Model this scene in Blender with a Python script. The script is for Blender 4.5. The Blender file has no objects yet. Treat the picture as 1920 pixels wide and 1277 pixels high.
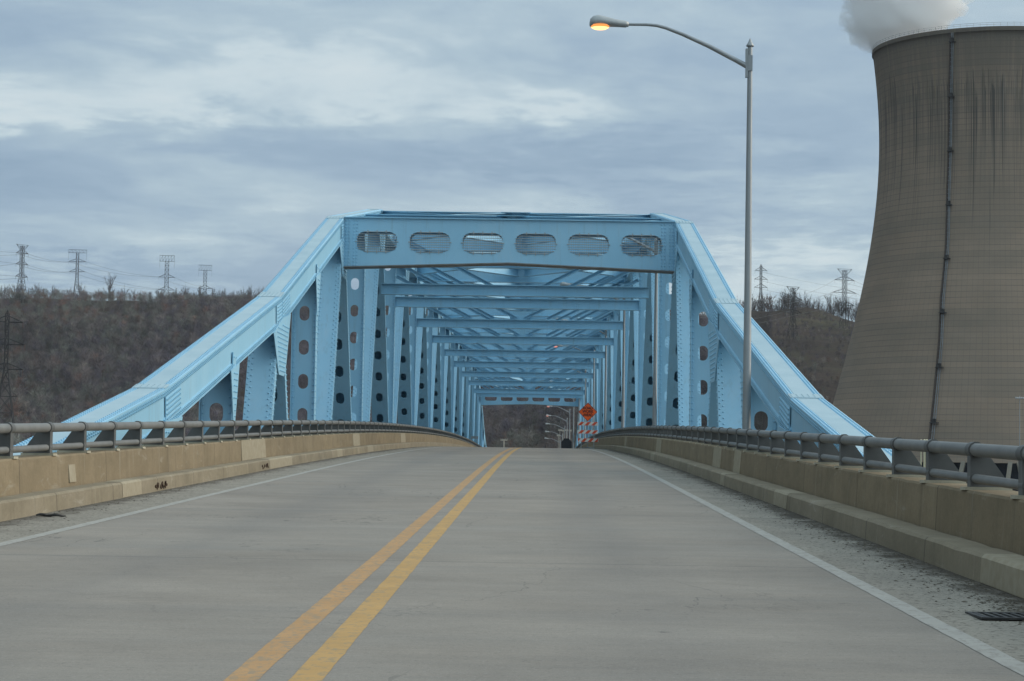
import bpy, math, random
import numpy as np
from mathutils import Vector, Matrix
random.seed(7); rng = np.random.default_rng(7)
S = bpy.context.scene
COL = S.collection
R_ = math.radians
sin, cos, pi = math.sin, math.cos, math.pi

# ------------------------------------------------------------------ camera geometry
F = 4000.0                                   # focal length in pixels of a 1920 px wide frame
CX, CH, YAW, PIT, ROL = 1.0998, 1.1188, 0.013809, 0.058259, 0.01564
PAN = 16.361                                 # truss panel length
PY = 69.7                                    # near portal
MID = PY + 5.0 * PAN
KC, Y0 = 1e-4, 40.0
GR = 2 * KC * (70 + PAN * 5.125 - Y0)
PVT = 2 * (70 + PAN * 5.125) - 40
def zr(Y):                                   # road surface height: straight grade, crest curve, straight grade
    if Y > PVT: return zr(PVT) - GR * (Y - PVT)
    return GR * Y - KC * max(Y - Y0, 0.0) ** 2
def ray(px, py):
    a, b = px - 960.0, py - 638.5
    x = a * cos(ROL) + b * sin(ROL); y = -a * sin(ROL) + b * cos(ROL)
    d0, d2 = x / F, -y / F
    D = (d0, cos(PIT) - sin(PIT) * d2, sin(PIT) + cos(PIT) * d2)
    return Vector((D[0] * cos(YAW) - D[1] * sin(YAW), D[0] * sin(YAW) + D[1] * cos(YAW), D[2]))
CAM = Vector((CX, 0, CH))
def at(px, py, dist):                        # point seen at a pixel, at a horizontal distance
    r = ray(px, py); return CAM + r * (dist / math.hypot(r.x, r.y))
def azel(px, py):
    r = ray(px, py); return math.atan2(r.x, r.y), r.z / math.hypot(r.x, r.y)

# ------------------------------------------------------------------ helpers
def tag(o, label=None, cat=None, group=None, kind=None):
    if label: o['label'] = label
    if cat: o['category'] = cat
    if group: o['group'] = group
    if kind: o['kind'] = kind
    return o
def thing(name, loc, label, cat, group=None, rz=0):
    o = bpy.data.objects.new(name, None); COL.objects.link(o)
    o.location = loc; o.rotation_euler.z = rz; o.empty_display_size = .3
    return tag(o, label, cat, group)
def link(name, me, parent=None):
    o = bpy.data.objects.new(name, me); COL.objects.link(o)
    if parent: o.parent = parent
    return o
def copy_tree(o, parent=None):
    c = o.copy(); COL.objects.link(c); c.parent = parent
    for ch in [x for x in o.children]: copy_tree(ch, c)
    return c

class MB:
    def __init__(s): s.v = []; s.f = []; s.m = []; s.sm = []
    def add(s, vs, fs, m=0, sm=False):
        b = len(s.v); s.v.extend([tuple(p) for p in vs])
        for f in fs: s.f.append([b + i for i in f]); s.m.append(m); s.sm.append(sm)
    def hexa(s, p, m=0, caps=True):          # p: 4 points of one end ring, 4 of the other
        fs = [(0, 1, 5, 4), (1, 2, 6, 5), (2, 3, 7, 6), (3, 0, 4, 7)]
        if caps: fs += [(3, 2, 1, 0), (4, 5, 6, 7)]
        s.add(p, fs, m)
    def box(s, x0, x1, y0, y1, z0, z1, m=0):
        s.hexa([(x0, y0, z0), (x1, y0, z0), (x1, y1, z0), (x0, y1, z0), (x0, y0, z1), (x1, y0, z1), (x1, y1, z1), (x0, y1, z1)], m)
    def beam(s, p0, p1, w, d, side=(1, 0, 0), m=0, caps=True, off=0):   # w along side, d across
        p0, p1, side = Vector(p0), Vector(p1), Vector(side)
        t = (p1 - p0).normalized(); n = t.cross(side).normalized(); sd = n.cross(t).normalized()
        q = []
        for p in (p0, p1):
            for a, b in ((-1, -1), (1, -1), (1, 1), (-1, 1)): q.append(p + sd * (a * w / 2 + off) + n * (b * d / 2))
        s.hexa(q, m, caps)
    def ibeam(s, p0, p1, w, d, side=(1, 0, 0), tf=.03, tw=.02, m=0):   # d: depth of the section, w: flange width along side
        p0, p1, side = Vector(p0), Vector(p1), Vector(side)
        t = (p1 - p0).normalized(); n = t.cross(side).normalized()
        if n.z < 0: n = -n
        h = n * (d / 2 - tf / 2)
        s.beam(p0 + h, p1 + h, w, tf, side, m); s.beam(p0 - h, p1 - h, w, tf, side, m)
        s.beam(p0, p1, tw, d - 2 * tf, side, m)
    def tube(s, path, r, n=10, m=0, cap=True, sm=True):
        P = [Vector(p) for p in path]; K = len(P)
        rr = r if isinstance(r, (list, tuple)) else [r] * K
        t0 = (P[1] - P[0]).normalized(); u = t0.orthogonal().normalized()
        ring = []
        for i in range(K):
            t = (P[min(i + 1, K - 1)] - P[max(i - 1, 0)]).normalized()
            u = (u - t * u.dot(t)).normalized(); w = t.cross(u)
            ring += [P[i] + (u * cos(2 * pi * j / n) + w * sin(2 * pi * j / n)) * rr[i] for j in range(n)]
        fs = [(i * n + j, i * n + (j + 1) % n, (i + 1) * n + (j + 1) % n, (i + 1) * n + j) for i in range(K - 1) for j in range(n)]
        s.add(ring, fs, m, sm)
        if cap:
            s.add(ring[:n], [list(range(n))[::-1]], m); s.add(ring[-n:], [list(range(n))], m)
    def lathe(s, prof, c=(0, 0, 0), n=24, m=0):       # prof: (r, z)
        vs = [(c[0] + r * cos(2 * pi * j / n), c[1] + r * sin(2 * pi * j / n), c[2] + z) for r, z in prof for j in range(n)]
        fs = [(i * n + j, i * n + (j + 1) % n, (i + 1) * n + (j + 1) % n, (i + 1) * n + j) for i in range(len(prof) - 1) for j in range(n)]
        s.add(vs, fs, m, True)
    def prism(s, poly, a, b, axis='x', m=0):          # polygon of (y,z) [axis x] or (x,z) [axis y], extruded a..b
        mk = (lambda p, t: (t, p[0], p[1])) if axis == 'x' else (lambda p, t: (p[0], t, p[1]))
        n = len(poly); vs = [mk(p, a) for p in poly] + [mk(p, b) for p in poly]
        s.add(vs, [list(range(n)), list(range(2 * n - 1, n - 1, -1))] + [(i, n + i, n + (i + 1) % n, (i + 1) % n) for i in range(n)], m)
    def rivet(s, p, n, r=.022, h=.016, m=0):
        r *= 1.3; h *= 1.6
        p, n = Vector(p), Vector(n).normalized(); u = n.orthogonal().normalized(); w = n.cross(u)
        k = 6
        vs = [p + (u * cos(2 * pi * j / k) + w * sin(2 * pi * j / k)) * r for j in range(k)] + \
             [p + n * h + (u * cos(2 * pi * j / k) + w * sin(2 * pi * j / k)) * r * .55 for j in range(k)]
        s.add(vs, [(j, (j + 1) % k, k + (j + 1) % k, k + j) for j in range(k)] + [list(range(k, 2 * k))], m, False)
    def holes(s, cells, T, th, m=0):
        """perforated plate. cells: (x0,x1,y0,y1, cx,cy,hw,hh) in plate coords, hole = rounded slot; T(u,v,w)->3d"""
        for (x0, x1, y0, y1, cx, cy, hw, hh) in cells:
            per = []
            for a, b in (((x0, y0), (x1, y0)), ((x1, y0), (x1, y1)), ((x1, y1), (x0, y1)), ((x0, y1), (x0, y0))):
                for i in range(7): per.append((a[0] + (b[0] - a[0]) * i / 7, a[1] + (b[1] - a[1]) * i / 7))
            if not hw:
                s.add([T(*p, 0) for p in ((x0, y0), (x1, y0), (x1, y1), (x0, y1))] + [T(*p, th) for p in ((x0, y0), (x1, y0), (x1, y1), (x0, y1))], [(3, 2, 1, 0), (4, 5, 6, 7)], m); continue
            r = min(hw, hh) * (.74 if hw > .5 else 1); ins = []
            for (px, py) in per:
                ang = math.atan2((py - cy) / hh, (px - cx) / hw); dx, dy = cos(ang) * hw, sin(ang) * hh
                lo, hi = 0.0, 2.5
                for _ in range(26):
                    t = (lo + hi) / 2; qx, qy = max(abs(dx * t) - (hw - r), 0), max(abs(dy * t) - (hh - r), 0)
                    if qx * qx + qy * qy < r * r: lo = t
                    else: hi = t
                ins.append((cx + dx * lo, cy + dy * lo))
            n = len(per)
            vs = [T(*p, 0) for p in per] + [T(*p, 0) for p in ins] + [T(*p, th) for p in per] + [T(*p, th) for p in ins]
            fs = []
            for i in range(n):
                j = (i + 1) % n
                fs += [(i, j, n + j, n + i), (2 * n + i, 3 * n + i, 3 * n + j, 2 * n + j), (n + i, n + j, 3 * n + j, 3 * n + i)]
            s.add(vs, fs, m)
    def build(s, name, mats, parent=None, origin=None, recalc=True):
        o3 = Vector(origin) if origin is not None else Vector((0, 0, 0))
        if origin is None:
            q = parent
            while q: o3 = o3 + q.location; q = q.parent
        if not isinstance(mats, (list, tuple)): mats = [mats]
        me = bpy.data.meshes.new(name)
        me.from_pydata([(p[0] - o3[0], p[1] - o3[1], p[2] - o3[2]) for p in s.v], [], s.f)
        for m in mats: me.materials.append(m)
        me.polygons.foreach_set('material_index', s.m); me.polygons.foreach_set('use_smooth', s.sm)
        if recalc:
            import bmesh
            bm = bmesh.new(); bm.from_mesh(me); bmesh.ops.recalc_face_normals(bm, faces=bm.faces); bm.to_mesh(me); bm.free()
        me.update()
        o = link(name, me, parent)
        if parent is None and origin is not None: o.location = o3
        return o
def npmesh(name, V, T, mat, col=None, smooth=False):           # triangles from numpy
    me = bpy.data.meshes.new(name)
    me.vertices.add(len(V)); me.vertices.foreach_set('co', V.astype(np.float32).ravel())
    k = T.shape[1]
    me.loops.add(T.size); me.loops.foreach_set('vertex_index', T.astype(np.int32).ravel())
    me.polygons.add(len(T)); me.polygons.foreach_set('loop_start', np.arange(0, T.size, k, dtype=np.int32))
    me.polygons.foreach_set('loop_total', np.full(len(T), k, dtype=np.int32))
    me.polygons.foreach_set('use_smooth', np.full(len(T), smooth))
    if col is not None:
        a = me.color_attributes.new('tint', 'FLOAT_COLOR', 'POINT'); a.data.foreach_set('color', col.astype(np.float32).ravel())
    me.materials.append(mat); me.update(); me.validate()
    return me

# ------------------------------------------------------------------ materials
class NT:
    def __init__(s, name):
        s.m = bpy.data.materials.new(name); s.m.use_nodes = True; s.t = s.m.node_tree; s.N = s.t.nodes
        s.b = s.N['Principled BSDF']; s.tc = None
    def n(s, ty, **k):
        x = s.N.new(ty)
        for a, b in k.items():
            if a.startswith('i_'): x.inputs[a[2:].replace('_', ' ')].default_value = b
            else: setattr(x, a, b)
        return x
    def l(s, a, b): s.t.links.new(a, b)
    def coord(s, scale=(1, 1, 1), rot=(0, 0, 0), kind='Object'):
        if s.tc is None: s.tc = s.n('ShaderNodeTexCoord')
        mp = s.n('ShaderNodeMapping'); mp.inputs['Scale'].default_value = scale; mp.inputs['Rotation'].default_value = rot
        s.l(s.tc.outputs[kind], mp.inputs[0]); return mp.outputs[0]
    def noise(s, scale, detail=4, rough=.55, vec=None, dist=0):
        x = s.n('ShaderNodeTexNoise'); x.inputs['Scale'].default_value = scale; x.inputs['Detail'].default_value = detail
        x.inputs['Roughness'].default_value = rough; x.inputs['Distortion'].default_value = dist
        if vec is not None: s.l(vec, x.inputs['Vector'])
        return x.outputs[0]
    def ramp(s, fac, stops, interp='LINEAR'):
        x = s.n('ShaderNodeValToRGB'); x.color_ramp.interpolation = interp; e = x.color_ramp.elements
        while len(e) < len(stops): e.new(.5)
        for el, (p, c) in zip(e, stops):
            el.position = p; el.color = (*c, 1) if len(c) == 3 else c
        s.l(fac, x.inputs[0]); return x.outputs[0]
    def g(s, fac, a, b):                     # grey ramp 0..1 between a and b
        return s.ramp(fac, [(a, (0, 0, 0)), (b, (1, 1, 1))])
    def mix(s, fac, a, b, mode='MIX'):
        x = s.n('ShaderNodeMix', data_type='RGBA', blend_type=mode)
        for v, i in ((fac, 0), (a, 6), (b, 7)):
            if isinstance(v, (int, float)): x.inputs[i].default_value = v
            elif isinstance(v, tuple): x.inputs[i].default_value = (*v, 1)
            else: s.l(v, x.inputs[i])
        return x.outputs[2]
    def math(s, op, a, b=0, c=0):
        x = s.n('ShaderNodeMath', operation=op)
        for i, v in enumerate((a, b, c)):
            if isinstance(v, (int, float)): x.inputs[i].default_value = v
            else: s.l(v, x.inputs[i])
        return x.outputs[0]
    def xyz(s, v):
        x = s.n('ShaderNodeSeparateXYZ'); s.l(v, x.inputs[0]); return x.outputs
    def comb(s, x, y, z):
        c = s.n('ShaderNodeCombineXYZ')
        for i, v in enumerate((x, y, z)):
            if isinstance(v, (int, float)): c.inputs[i].default_value = v
            else: s.l(v, c.inputs[i])
        return c.outputs[0]
    def bump(s, h, st=.3, dist=.02):
        b = s.n('ShaderNodeBump'); b.inputs['Strength'].default_value = st; b.inputs['Distance'].default_value = dist
        s.l(h, b.inputs['Height']); s.l(b.outputs[0], s.b.inputs['Normal'])
    def out(s, col, rough=.6, metal=0, spec=.4):
        if isinstance(col, tuple): s.b.inputs['Base Color'].default_value = (*col, 1)
        else: s.l(col, s.b.inputs['Base Color'])
        if isinstance(rough, (int, float)): s.b.inputs['Roughness'].default_value = rough
        else: s.l(rough, s.b.inputs['Roughness'])
        s.b.inputs['Metallic'].default_value = metal; s.b.inputs['Specular IOR Level'].default_value = spec
        return s.m
def simple(name, a, b, scale=6, rough=.6, metal=0, spec=.4, st=(1, 1, 1)):
    t = NT(name); f = t.noise(scale, 5, .6, t.coord(st)); return t.out(t.mix(t.g(f, .3, .7), a, b), rough, metal, spec)

def paint_mat():
    t = NT('blue_bridge_paint'); c = t.coord()
    base = t.mix(t.g(t.noise(.5, 5, .6, c), .3, .7), (.275, .535, .715), (.325, .585, .755))
    chalk = t.g(t.noise(2.2, 6, .65, t.coord((1, 1, .25))), .52, .8)
    base = t.mix(t.math('MULTIPLY', chalk, .35), base, (.44, .595, .70))
    grime = t.g(t.noise(3.5, 7, .74, t.coord((1.6, 1.6, .10))), .54, .78)
    base = t.mix(t.math('MULTIPLY', grime, .42), base, (.20, .25, .26))
    rust = t.g(t.noise(4, 7, .75, t.coord((1, 1, .5)), .5), .68, .76)
    base = t.mix(t.math('MULTIPLY', rust, .5), base, (.19, .13, .08))
    t.bump(t.noise(14, 4, .6, c), .06, .01)
    return t.out(base, t.math('ADD', t.math('MULTIPLY', chalk, .2), .42), 0, .45)
M = {}
P0, PS = 17.286, 1.850
M['blue'] = paint_mat()
M['faded'] = simple('faded_blue_cover_paint', (.335, .47, .535), (.42, .545, .60), 1.2, .6, 0, .3, (1, 1, .5))
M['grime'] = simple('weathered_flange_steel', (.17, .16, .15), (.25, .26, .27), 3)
M['wire'] = simple('galvanised_wire', (.33, .36, .37), (.42, .44, .44), 8, .5, .1)
M['galv'] = simple('galvanised_steel', (.27, .29, .30), (.36, .38, .39), 3, .45, .45, .5, (1, 1, .3))
M['rail'] = simple('dull_rail_steel', (.14, .142, .138), (.20, .20, .19), 2.5, .55, .15)
M['railpost'] = simple('dark_rail_post_steel', (.085, .087, .085), (.13, .13, .125), 3, .6, .1)
M['plate'] = simple('pale_base_plate', (.36, .33, .25), (.48, .44, .34), 5, .8)
M['lampbody'] = simple('lamp_housing_grey', (.36, .38, .38), (.46, .48, .48), 5, .45, .2)
def emit(name, c, st, c2=None):
    t = NT(name); t.N.remove(t.b); e = t.n('ShaderNodeEmission'); e.inputs[1].default_value = st
    e.inputs[0].default_value = (*c, 1)
    t.l(e.outputs[0], t.N['Material Output'].inputs[0]); return t.m
M['glow'] = emit('sodium_lens_glow', (1, .33, .09), 1.25)
M['core'] = emit('sodium_lamp_core', (1, .56, .22), 2.3)
M['glow_red'] = emit('warming_lamp_glow', (1, .38, .30), .9)

def concrete_mat(name, a, b, panel, seam=True, patch=(.42, .40, .34), seedoff=0.0):
    t = NT(name); c = t.coord(); o = t.xyz(c)
    base = t.mix(t.g(t.noise(.9, 6, .62, c), .3, .7), a, b)
    pid = t.math('FLOOR', t.math('DIVIDE', t.math('ADD', o[1], seedoff), panel))
    wn = t.n('ShaderNodeTexWhiteNoise', noise_dimensions='1D'); t.l(pid, wn.inputs['W'])
    base = t.mix(t.math('MULTIPLY', wn.outputs[0], .45), base, tuple(x * .62 for x in b))
    fine = t.noise(30, 5, .7, c)
    base = t.mix(t.math('MULTIPLY', t.g(fine, .35, .75), .35), base, tuple(x * .55 for x in a))
    stk = t.g(t.noise(5, 6, .7, t.coord((1, 1, .06))), .55, .78)
    base = t.mix(t.math('MULTIPLY', stk, .5), base, (.12, .10, .075))
    pale = t.g(t.noise(2.2, 5, .7, t.coord((1, .6, 2.5)), .6), .60, .74)
    base = t.mix(t.math('MULTIPLY', pale, .45), base, patch)
    big = t.g(t.noise(1.6, 6, .7, t.coord((1, .7, 1.6), (.3, .1, 0))), .42, .66)
    base = t.mix(t.math('MULTIPLY', big, .40), base, tuple(x * .52 for x in a))
    drip = t.g(t.noise(7, 6, .75, t.coord((1, 1, .04), (0, 0, .2))), .58, .72)
    base = t.mix(t.math('MULTIPLY', drip, .45), base, (.40, .37, .30))
    pst = t.math('ABSOLUTE', t.math('SUBTRACT', t.math('FRACT', t.math('ADD', t.math('DIVIDE', t.math('SUBTRACT', o[1], P0), PS), .5)), .5))
    psn = t.math('MULTIPLY', t.g(t.math('MULTIPLY', t.math('ADD', pst, t.math('MULTIPLY', t.noise(6, 3, .6, c), .10)), -1), -.13, -.05), t.g(t.noise(1.1, 2, .5, t.coord((1, 1, .2))), .42, .6))
    base = t.mix(t.math('MULTIPLY', psn, .38), base, (.11, .085, .06))
    pit = t.g(t.noise(55, 3, .5, c), .66, .75)
    base = t.mix(t.math('MULTIPLY', pit, .5), base, (.07, .06, .05))
    if seam:
        fr = t.math('FRACT', t.math('DIVIDE', t.math('ADD', o[1], seedoff), panel))
        ln = t.math('LESS_THAN', fr, .022 / panel)
        base = t.mix(t.math('MULTIPLY', ln, .75), base, (.05, .045, .04))
    t.bump(fine, .25, .01)
    return t.out(base, .9, 0, .2)
M['parapet'] = concrete_mat('tan_parapet_concrete', (.245, .195, .124), (.312, .248, .163), 4.6)
M['curb'] = concrete_mat('worn_curb_concrete', (.265, .225, .155), (.35, .30, .222), 3.1, True, (.5, .47, .40), 1.3)
M['patch'] = simple('pale_patch_concrete', (.285, .245, .172), (.365, .322, .243), 9, .9, 0, .2)
M['deckconc'] = simple('deck_edge_concrete', (.24, .22, .18), (.32, .29, .24), 2, .9, 0, .2)

def road_mat():
    t = NT('grooved_concrete_road'); c = t.coord(); o = t.xyz(c)
    base = t.mix(t.g(t.noise(.5, 8, .72, c), .34, .66), (.245, .214, .180), (.348, .307, .260))
    gro = t.noise(1, 3, .6, t.coord((1.2, 26, 1)))                 # transverse tined grooves
    base = t.mix(t.math('MULTIPLY', t.g(gro, .3, .72), .22), base, (.14, .137, .13))
    band = t.noise(1, 4, .6, t.coord((.14, 1.3, 1)))
    base = t.mix(t.math('MULTIPLY', t.g(band, .46, .76), .34), base, (.165, .165, .16))
    band2 = t.noise(1, 3, .6, t.coord((.10, .55, 1)))
    base = t.mix(t.math('MULTIPLY', t.g(band2, .5, .75), .30), base, (.32, .305, .275))
    # darker oily strip along the middle of each lane, paler wheel tracks
    lane = t.math('ABSOLUTE', t.math('SUBTRACT', t.math('ABSOLUTE', o[0]), 1.75))
    oil = t.math('MULTIPLY', t.g(t.math('ADD', t.math('MULTIPLY', t.noise(.8, 4, .6, t.coord((1, .12, 1))), .9), t.math('MULTIPLY', lane, -.55)), .12, .5), .30)
    base = t.mix(oil, base, (.155, .152, .150))
    speck = t.g(t.noise(34, 4, .7, c), .56, .72)
    base = t.mix(t.math('MULTIPLY', speck, .5), base, (.09, .085, .08))
    grain = t.noise(125, 3, .8, t.coord((1, .55, 1)))
    base = t.mix(t.math('MULTIPLY', t.g(grain, .35, .75), .42), base, (.115, .108, .10))
    lite = t.g(t.noise(60, 3, .6, t.coord((1, 1, 1), (.4, .3, .2))), .58, .72)
    base = t.mix(t.math('MULTIPLY', lite, .35), base, (.40, .39, .37))
    spot = t.g(t.noise(3.4, 3, .5, t.coord((1, 1, 1), (0, 0, 1.1))), .74, .78)
    base = t.mix(t.math('MULTIPLY', spot, .5), base, (.08, .075, .07))
    jt = t.math('LESS_THAN', t.math('FRACT', t.math('DIVIDE', o[1], PAN / 2)), .0045)
    base = t.mix(t.math('MULTIPLY', jt, .5), base, (.08, .08, .08))
    crk = t.math('ABSOLUTE', t.math('SUBTRACT', t.noise(.55, 5, .6, t.coord((1, .35, 1), (0, 0, .4)), .4), .5))
    cf = t.math('MULTIPLY', t.math('LESS_THAN', crk, .0022), t.g(t.noise(.21, 2, .5, c), .45, .6))
    base = t.mix(t.math('MULTIPLY', cf, .45), base, (.07, .068, .065))
    drip = t.math('MULTIPLY', t.g(t.noise(2.2, 4, .7, t.coord((1, .55, 1), (0, 0, .1))), .62, .74), t.g(t.math('MULTIPLY', lane, -1), -.55, -.1))
    base = t.mix(t.math('MULTIPLY', drip, .35), base, (.10, .095, .09))
    t.bump(gro, .2, .01)
    return t.out(base, .88, 0, .22)
M['road'] = road_mat()
def shoulder_mat():
    t = NT('gritty_shoulder_concrete'); c = t.coord(); o = t.xyz(c)
    base = t.mix(t.g(t.noise(1.2, 6, .65, c), .3, .7), (.225, .205, .175), (.32, .295, .25))
    sp = t.g(t.noise(26, 4, .65, t.coord((1, .6, 1))), .53, .64)
    base = t.mix(t.math('MULTIPLY', sp, .7), base, (.085, .075, .062))
    sp2 = t.g(t.noise(48, 3, .6, c), .58, .68)
    base = t.mix(t.math('MULTIPLY', sp2, .5), base, (.44, .41, .35))
    # dirt swept against the kerb: ragged dark band on the kerb side
    ed = t.math('ABSOLUTE', o[0])
    d = t.math('ADD', t.math('MULTIPLY', t.math('SUBTRACT', ed, 3.85), 1.9), t.math('MULTIPLY', t.math('SUBTRACT', t.noise(2.6, 6, .7, t.coord((1.4, .8, 1))), .5), 2.3))
    dirt = t.g(d, .02, .60)
    side = t.math('ADD', t.math('MULTIPLY', t.math('GREATER_THAN', o[0], 0), .22), .70)
    base = t.mix(t.math('MULTIPLY', dirt, side), base, (.062, .053, .043))
    t.bump(t.noise(30, 4, .7, c), .5, .02)
    return t.out(base, .95, 0, .15)
M['shoulder'] = shoulder_mat()
def line_mat(name, col, under, wear):
    t = NT(name); c = t.coord()
    w = t.g(t.noise(20, 5, .7, t.coord((1, .5, 1))), wear, wear + .14)
    w2 = t.g(t.noise(3, 4, .6, c), .35, .75)
    col2 = t.mix(w2, col, tuple(x * .82 for x in col))
    g = t.g(t.noise(1, 3, .6, t.coord((1.2, 26, 1))), .45, .8)
    col2 = t.mix(t.math('MULTIPLY', g, .25), col2, under)
    return t.out(t.mix(t.math('MULTIPLY', w, .75), col2, under), .8, 0, .25)
M['yellow'] = line_mat('worn_yellow_paint', (.50, .305, .115), (.26, .22, .15), .51)
M['yellow2'] = line_mat('older_yellow_paint', (.48, .28, .125), (.26, .22, .16), .48)
M['white'] = line_mat('worn_white_paint', (.385, .37, .335), (.24, .225, .20), .49)

def tower_mat():
    t = NT('cooling_tower_concrete'); c = t.coord(); o = t.xyz(c)
    ang = t.math('ARCTAN2', o[0], o[1]); z = o[2]
    base = t.mix(t.g(t.noise(.03, 5, .6, c), .3, .7), (.290, .216, .158), (.372, .281, .210))
    # concrete lifts: each ring poured separately has its own tone
    lid = t.math('FLOOR', t.math('DIVIDE', z, 1.85))
    wn = t.n('ShaderNodeTexWhiteNoise', noise_dimensions='1D'); t.l(lid, wn.inputs['W'])
    base = t.mix(t.math('MULTIPLY', wn.outputs[0], .34), base, (.175, .152, .125))
    bid = t.math('FLOOR', t.math('DIVIDE', z, 12.95))
    wn3 = t.n('ShaderNodeTexWhiteNoise', noise_dimensions='1D'); t.l(bid, wn3.inputs['W'])
    base = t.mix(t.math('MULTIPLY', wn3.outputs[0], .22), base, (.20, .18, .15))
    pid = t.math('FLOOR', t.math('MULTIPLY', ang, 160 / (2 * pi)))
    cell = t.n('ShaderNodeTexWhiteNoise', noise_dimensions='2D'); t.l(t.comb(lid, pid, 0), cell.inputs['Vector'])
    base = t.mix(t.math('MULTIPLY', cell.outputs[0], .13), base, (.25, .225, .185))
    lf = t.math('FRACT', t.math('DIVIDE', z, 1.85))
    base = t.mix(t.math('MULTIPLY', t.math('MULTIPLY', t.math('LESS_THAN', lf, .13), t.noise(.05, 3, .6, t.coord((1, 1, 1), (.4, 0, 0)))), .62), base, (.08, .075, .068))
    vf = t.math('FRACT', t.math('MULTIPLY', ang, 160 / (2 * pi)))
    base = t.mix(t.math('MULTIPLY', t.math('MULTIPLY', t.math('LESS_THAN', vf, .09), t.noise(.09, 3, .6, c)), .36), base, (.08, .075, .068))
    # pale construction bands
    for zb in (124.4 - 3.9, 104.2, 93.2, 65, 46.5, 29.6):
        d = t.math('ABSOLUTE', t.math('SUBTRACT', z, zb))
        br = t.g(t.noise(1, 4, .7, t.comb(t.math('MULTIPLY', ang, 60), t.math('MULTIPLY', z, .3), 0)), .35, .6)
        base = t.mix(t.math('MULTIPLY', t.math('MULTIPLY', t.g(t.math('MULTIPLY', d, -1), -1.5, -.2), br), .42), base, (.40, .35, .28))
    # long water streaks below the rim
    def streak(fq, seed, lo, hi, length, topz):
        n1 = t.noise(1, 3, .6, t.comb(t.math('MULTIPLY', ang, fq), seed, 0))
        n2 = t.noise(1, 3, .7, t.comb(t.math('MULTIPLY', ang, fq * .8), seed + 9, t.math('MULTIPLY', z, .015)))
        s1 = t.g(n1, lo, hi)
        L = t.math('MULTIPLY', t.math('SUBTRACT', n2, .25), length)
        dz = t.math('SUBTRACT', topz, z)
        st = t.math('GREATER_THAN', dz, t.math('MULTIPLY', t.noise(1, 3, .7, t.comb(t.math('MULTIPLY', ang, fq * .5), seed + 3, 0)), 46))
        f = t.g(t.math('DIVIDE', t.math('SUBTRACT', t.math('ADD', L, 12), dz), 40), 0, .5)
        cl_ = t.g(t.noise(1, 2, .5, t.comb(t.math('MULTIPLY', ang, 11), seed + 21, 0)), .40, .56)
        return t.math('MULTIPLY', t.math('MULTIPLY', t.math('MULTIPLY', s1, st), f), cl_)
    base = t.mix(t.math('MULTIPLY', streak(52, 1.7, .40, .50, 95, 146), .82), base, (.05, .052, .055))
    base = t.mix(t.math('MULTIPLY', streak(85, 5.1, .45, .54, 165, 147), .9), base, (.055, .055, .055))
    base = t.mix(t.math('MULTIPLY', streak(40, 8.3, .44, .58, 60, 149), .7), base, (.33, .25, .12))
    base = t.mix(t.math('MULTIPLY', streak(120, 13.3, .54, .64, 90, 147), .6), base, (.33, .31, .28))
    top = t.g(t.math('ADD', z, t.math('MULTIPLY', t.noise(1, 4, .6, t.comb(t.math('MULTIPLY', ang, 30), 3, 0)), 6)), .0, 1)
    tz = t.math('GREATER_THAN', t.math('ADD', z, t.math('MULTIPLY', t.noise(1, 4, .6, t.comb(t.math('MULTIPLY', ang, 50), 3, 0)), 5)), 140.5)
    base = t.mix(t.math('MULTIPLY', tz, .40), base, (.095, .085, .072))
    capn = t.noise(1, 5, .7, t.comb(t.math('MULTIPLY', ang, 34), t.math('MULTIPLY', z, .012), 7.7))
    capz = t.g(t.math('ADD', t.math('DIVIDE', t.math('SUBTRACT', z, 108), 40), t.math('MULTIPLY', t.math('SUBTRACT', capn, .5), 1.5)), .15, .75)
    base = t.mix(t.math('MULTIPLY', capz, .52), base, (.105, .096, .085))
    capb = t.math('MULTIPLY', t.g(capn, .55, .68), t.g(t.math('DIVIDE', t.math('SUBTRACT', z, 112), 30), .0, .7))
    base = t.mix(t.math('MULTIPLY', capb, .35), base, (.30, .255, .17))
    soft = t.noise(1, 4, .6, t.comb(t.math('MULTIPLY', ang, 2.5), t.math('MULTIPLY', z, .11), 4.2))
    base = t.mix(t.math('MULTIPLY', t.g(soft, .42, .66), .35), base, (.17, .15, .12))
    return t.out(base, .92, 0, .15)

# ------------------------------------------------------------------ road, shoulders, markings, deck
W_LINE, X_CURB, X_WALL, X_BACK = 3.318, 4.207, 4.492, 4.90
H_CURB, H_WALL = .20, .585
Ys = [-30 + i * 1.0 for i in range(0, 451)] + [421 + i * 4 for i in range(0, 80)]
def strip(name, xa, xb, dz, mat, y0=-30, y1=730):
    mb = MB(); ys = [y for y in Ys if y0 <= y <= y1]; j = 0
    if name == 'lane_marking': ys = [y0 + .16 * i for i in range(int((75 - y0) / .16))] + [y for y in ys if y >= 75]; j = .0018
    vs = []; n = len(ys)
    for y in ys: vs += [(xa + random.gauss(0, j), y, zr(y) + dz), (xb + random.gauss(0, j), y, zr(y) + dz)]
    mb.add(vs, [(2 * i, 2 * i + 1, 2 * i + 3, 2 * i + 2) for i in range(n - 1)], 0, True)
    return tag(mb.build(name, mat, recalc=False), kind='structure')
strip('road', -W_LINE - .05, W_LINE + .05, 0, M['road'])
strip('shoulder', -X_CURB, -W_LINE - .05, .0008, M['shoulder'])
strip('shoulder', W_LINE + .05, X_CURB, .0008, M['shoulder'])
strip('lane_marking', -.203, -.064, .0016, M['yellow2'])
strip('lane_marking', .064, .203, .0016, M['yellow'])
strip('lane_marking', -W_LINE - .06, -W_LINE + .06, .0024, M['white'])
strip('lane_marking', W_LINE - .06, W_LINE + .06, .0024, M['white'])
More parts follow.
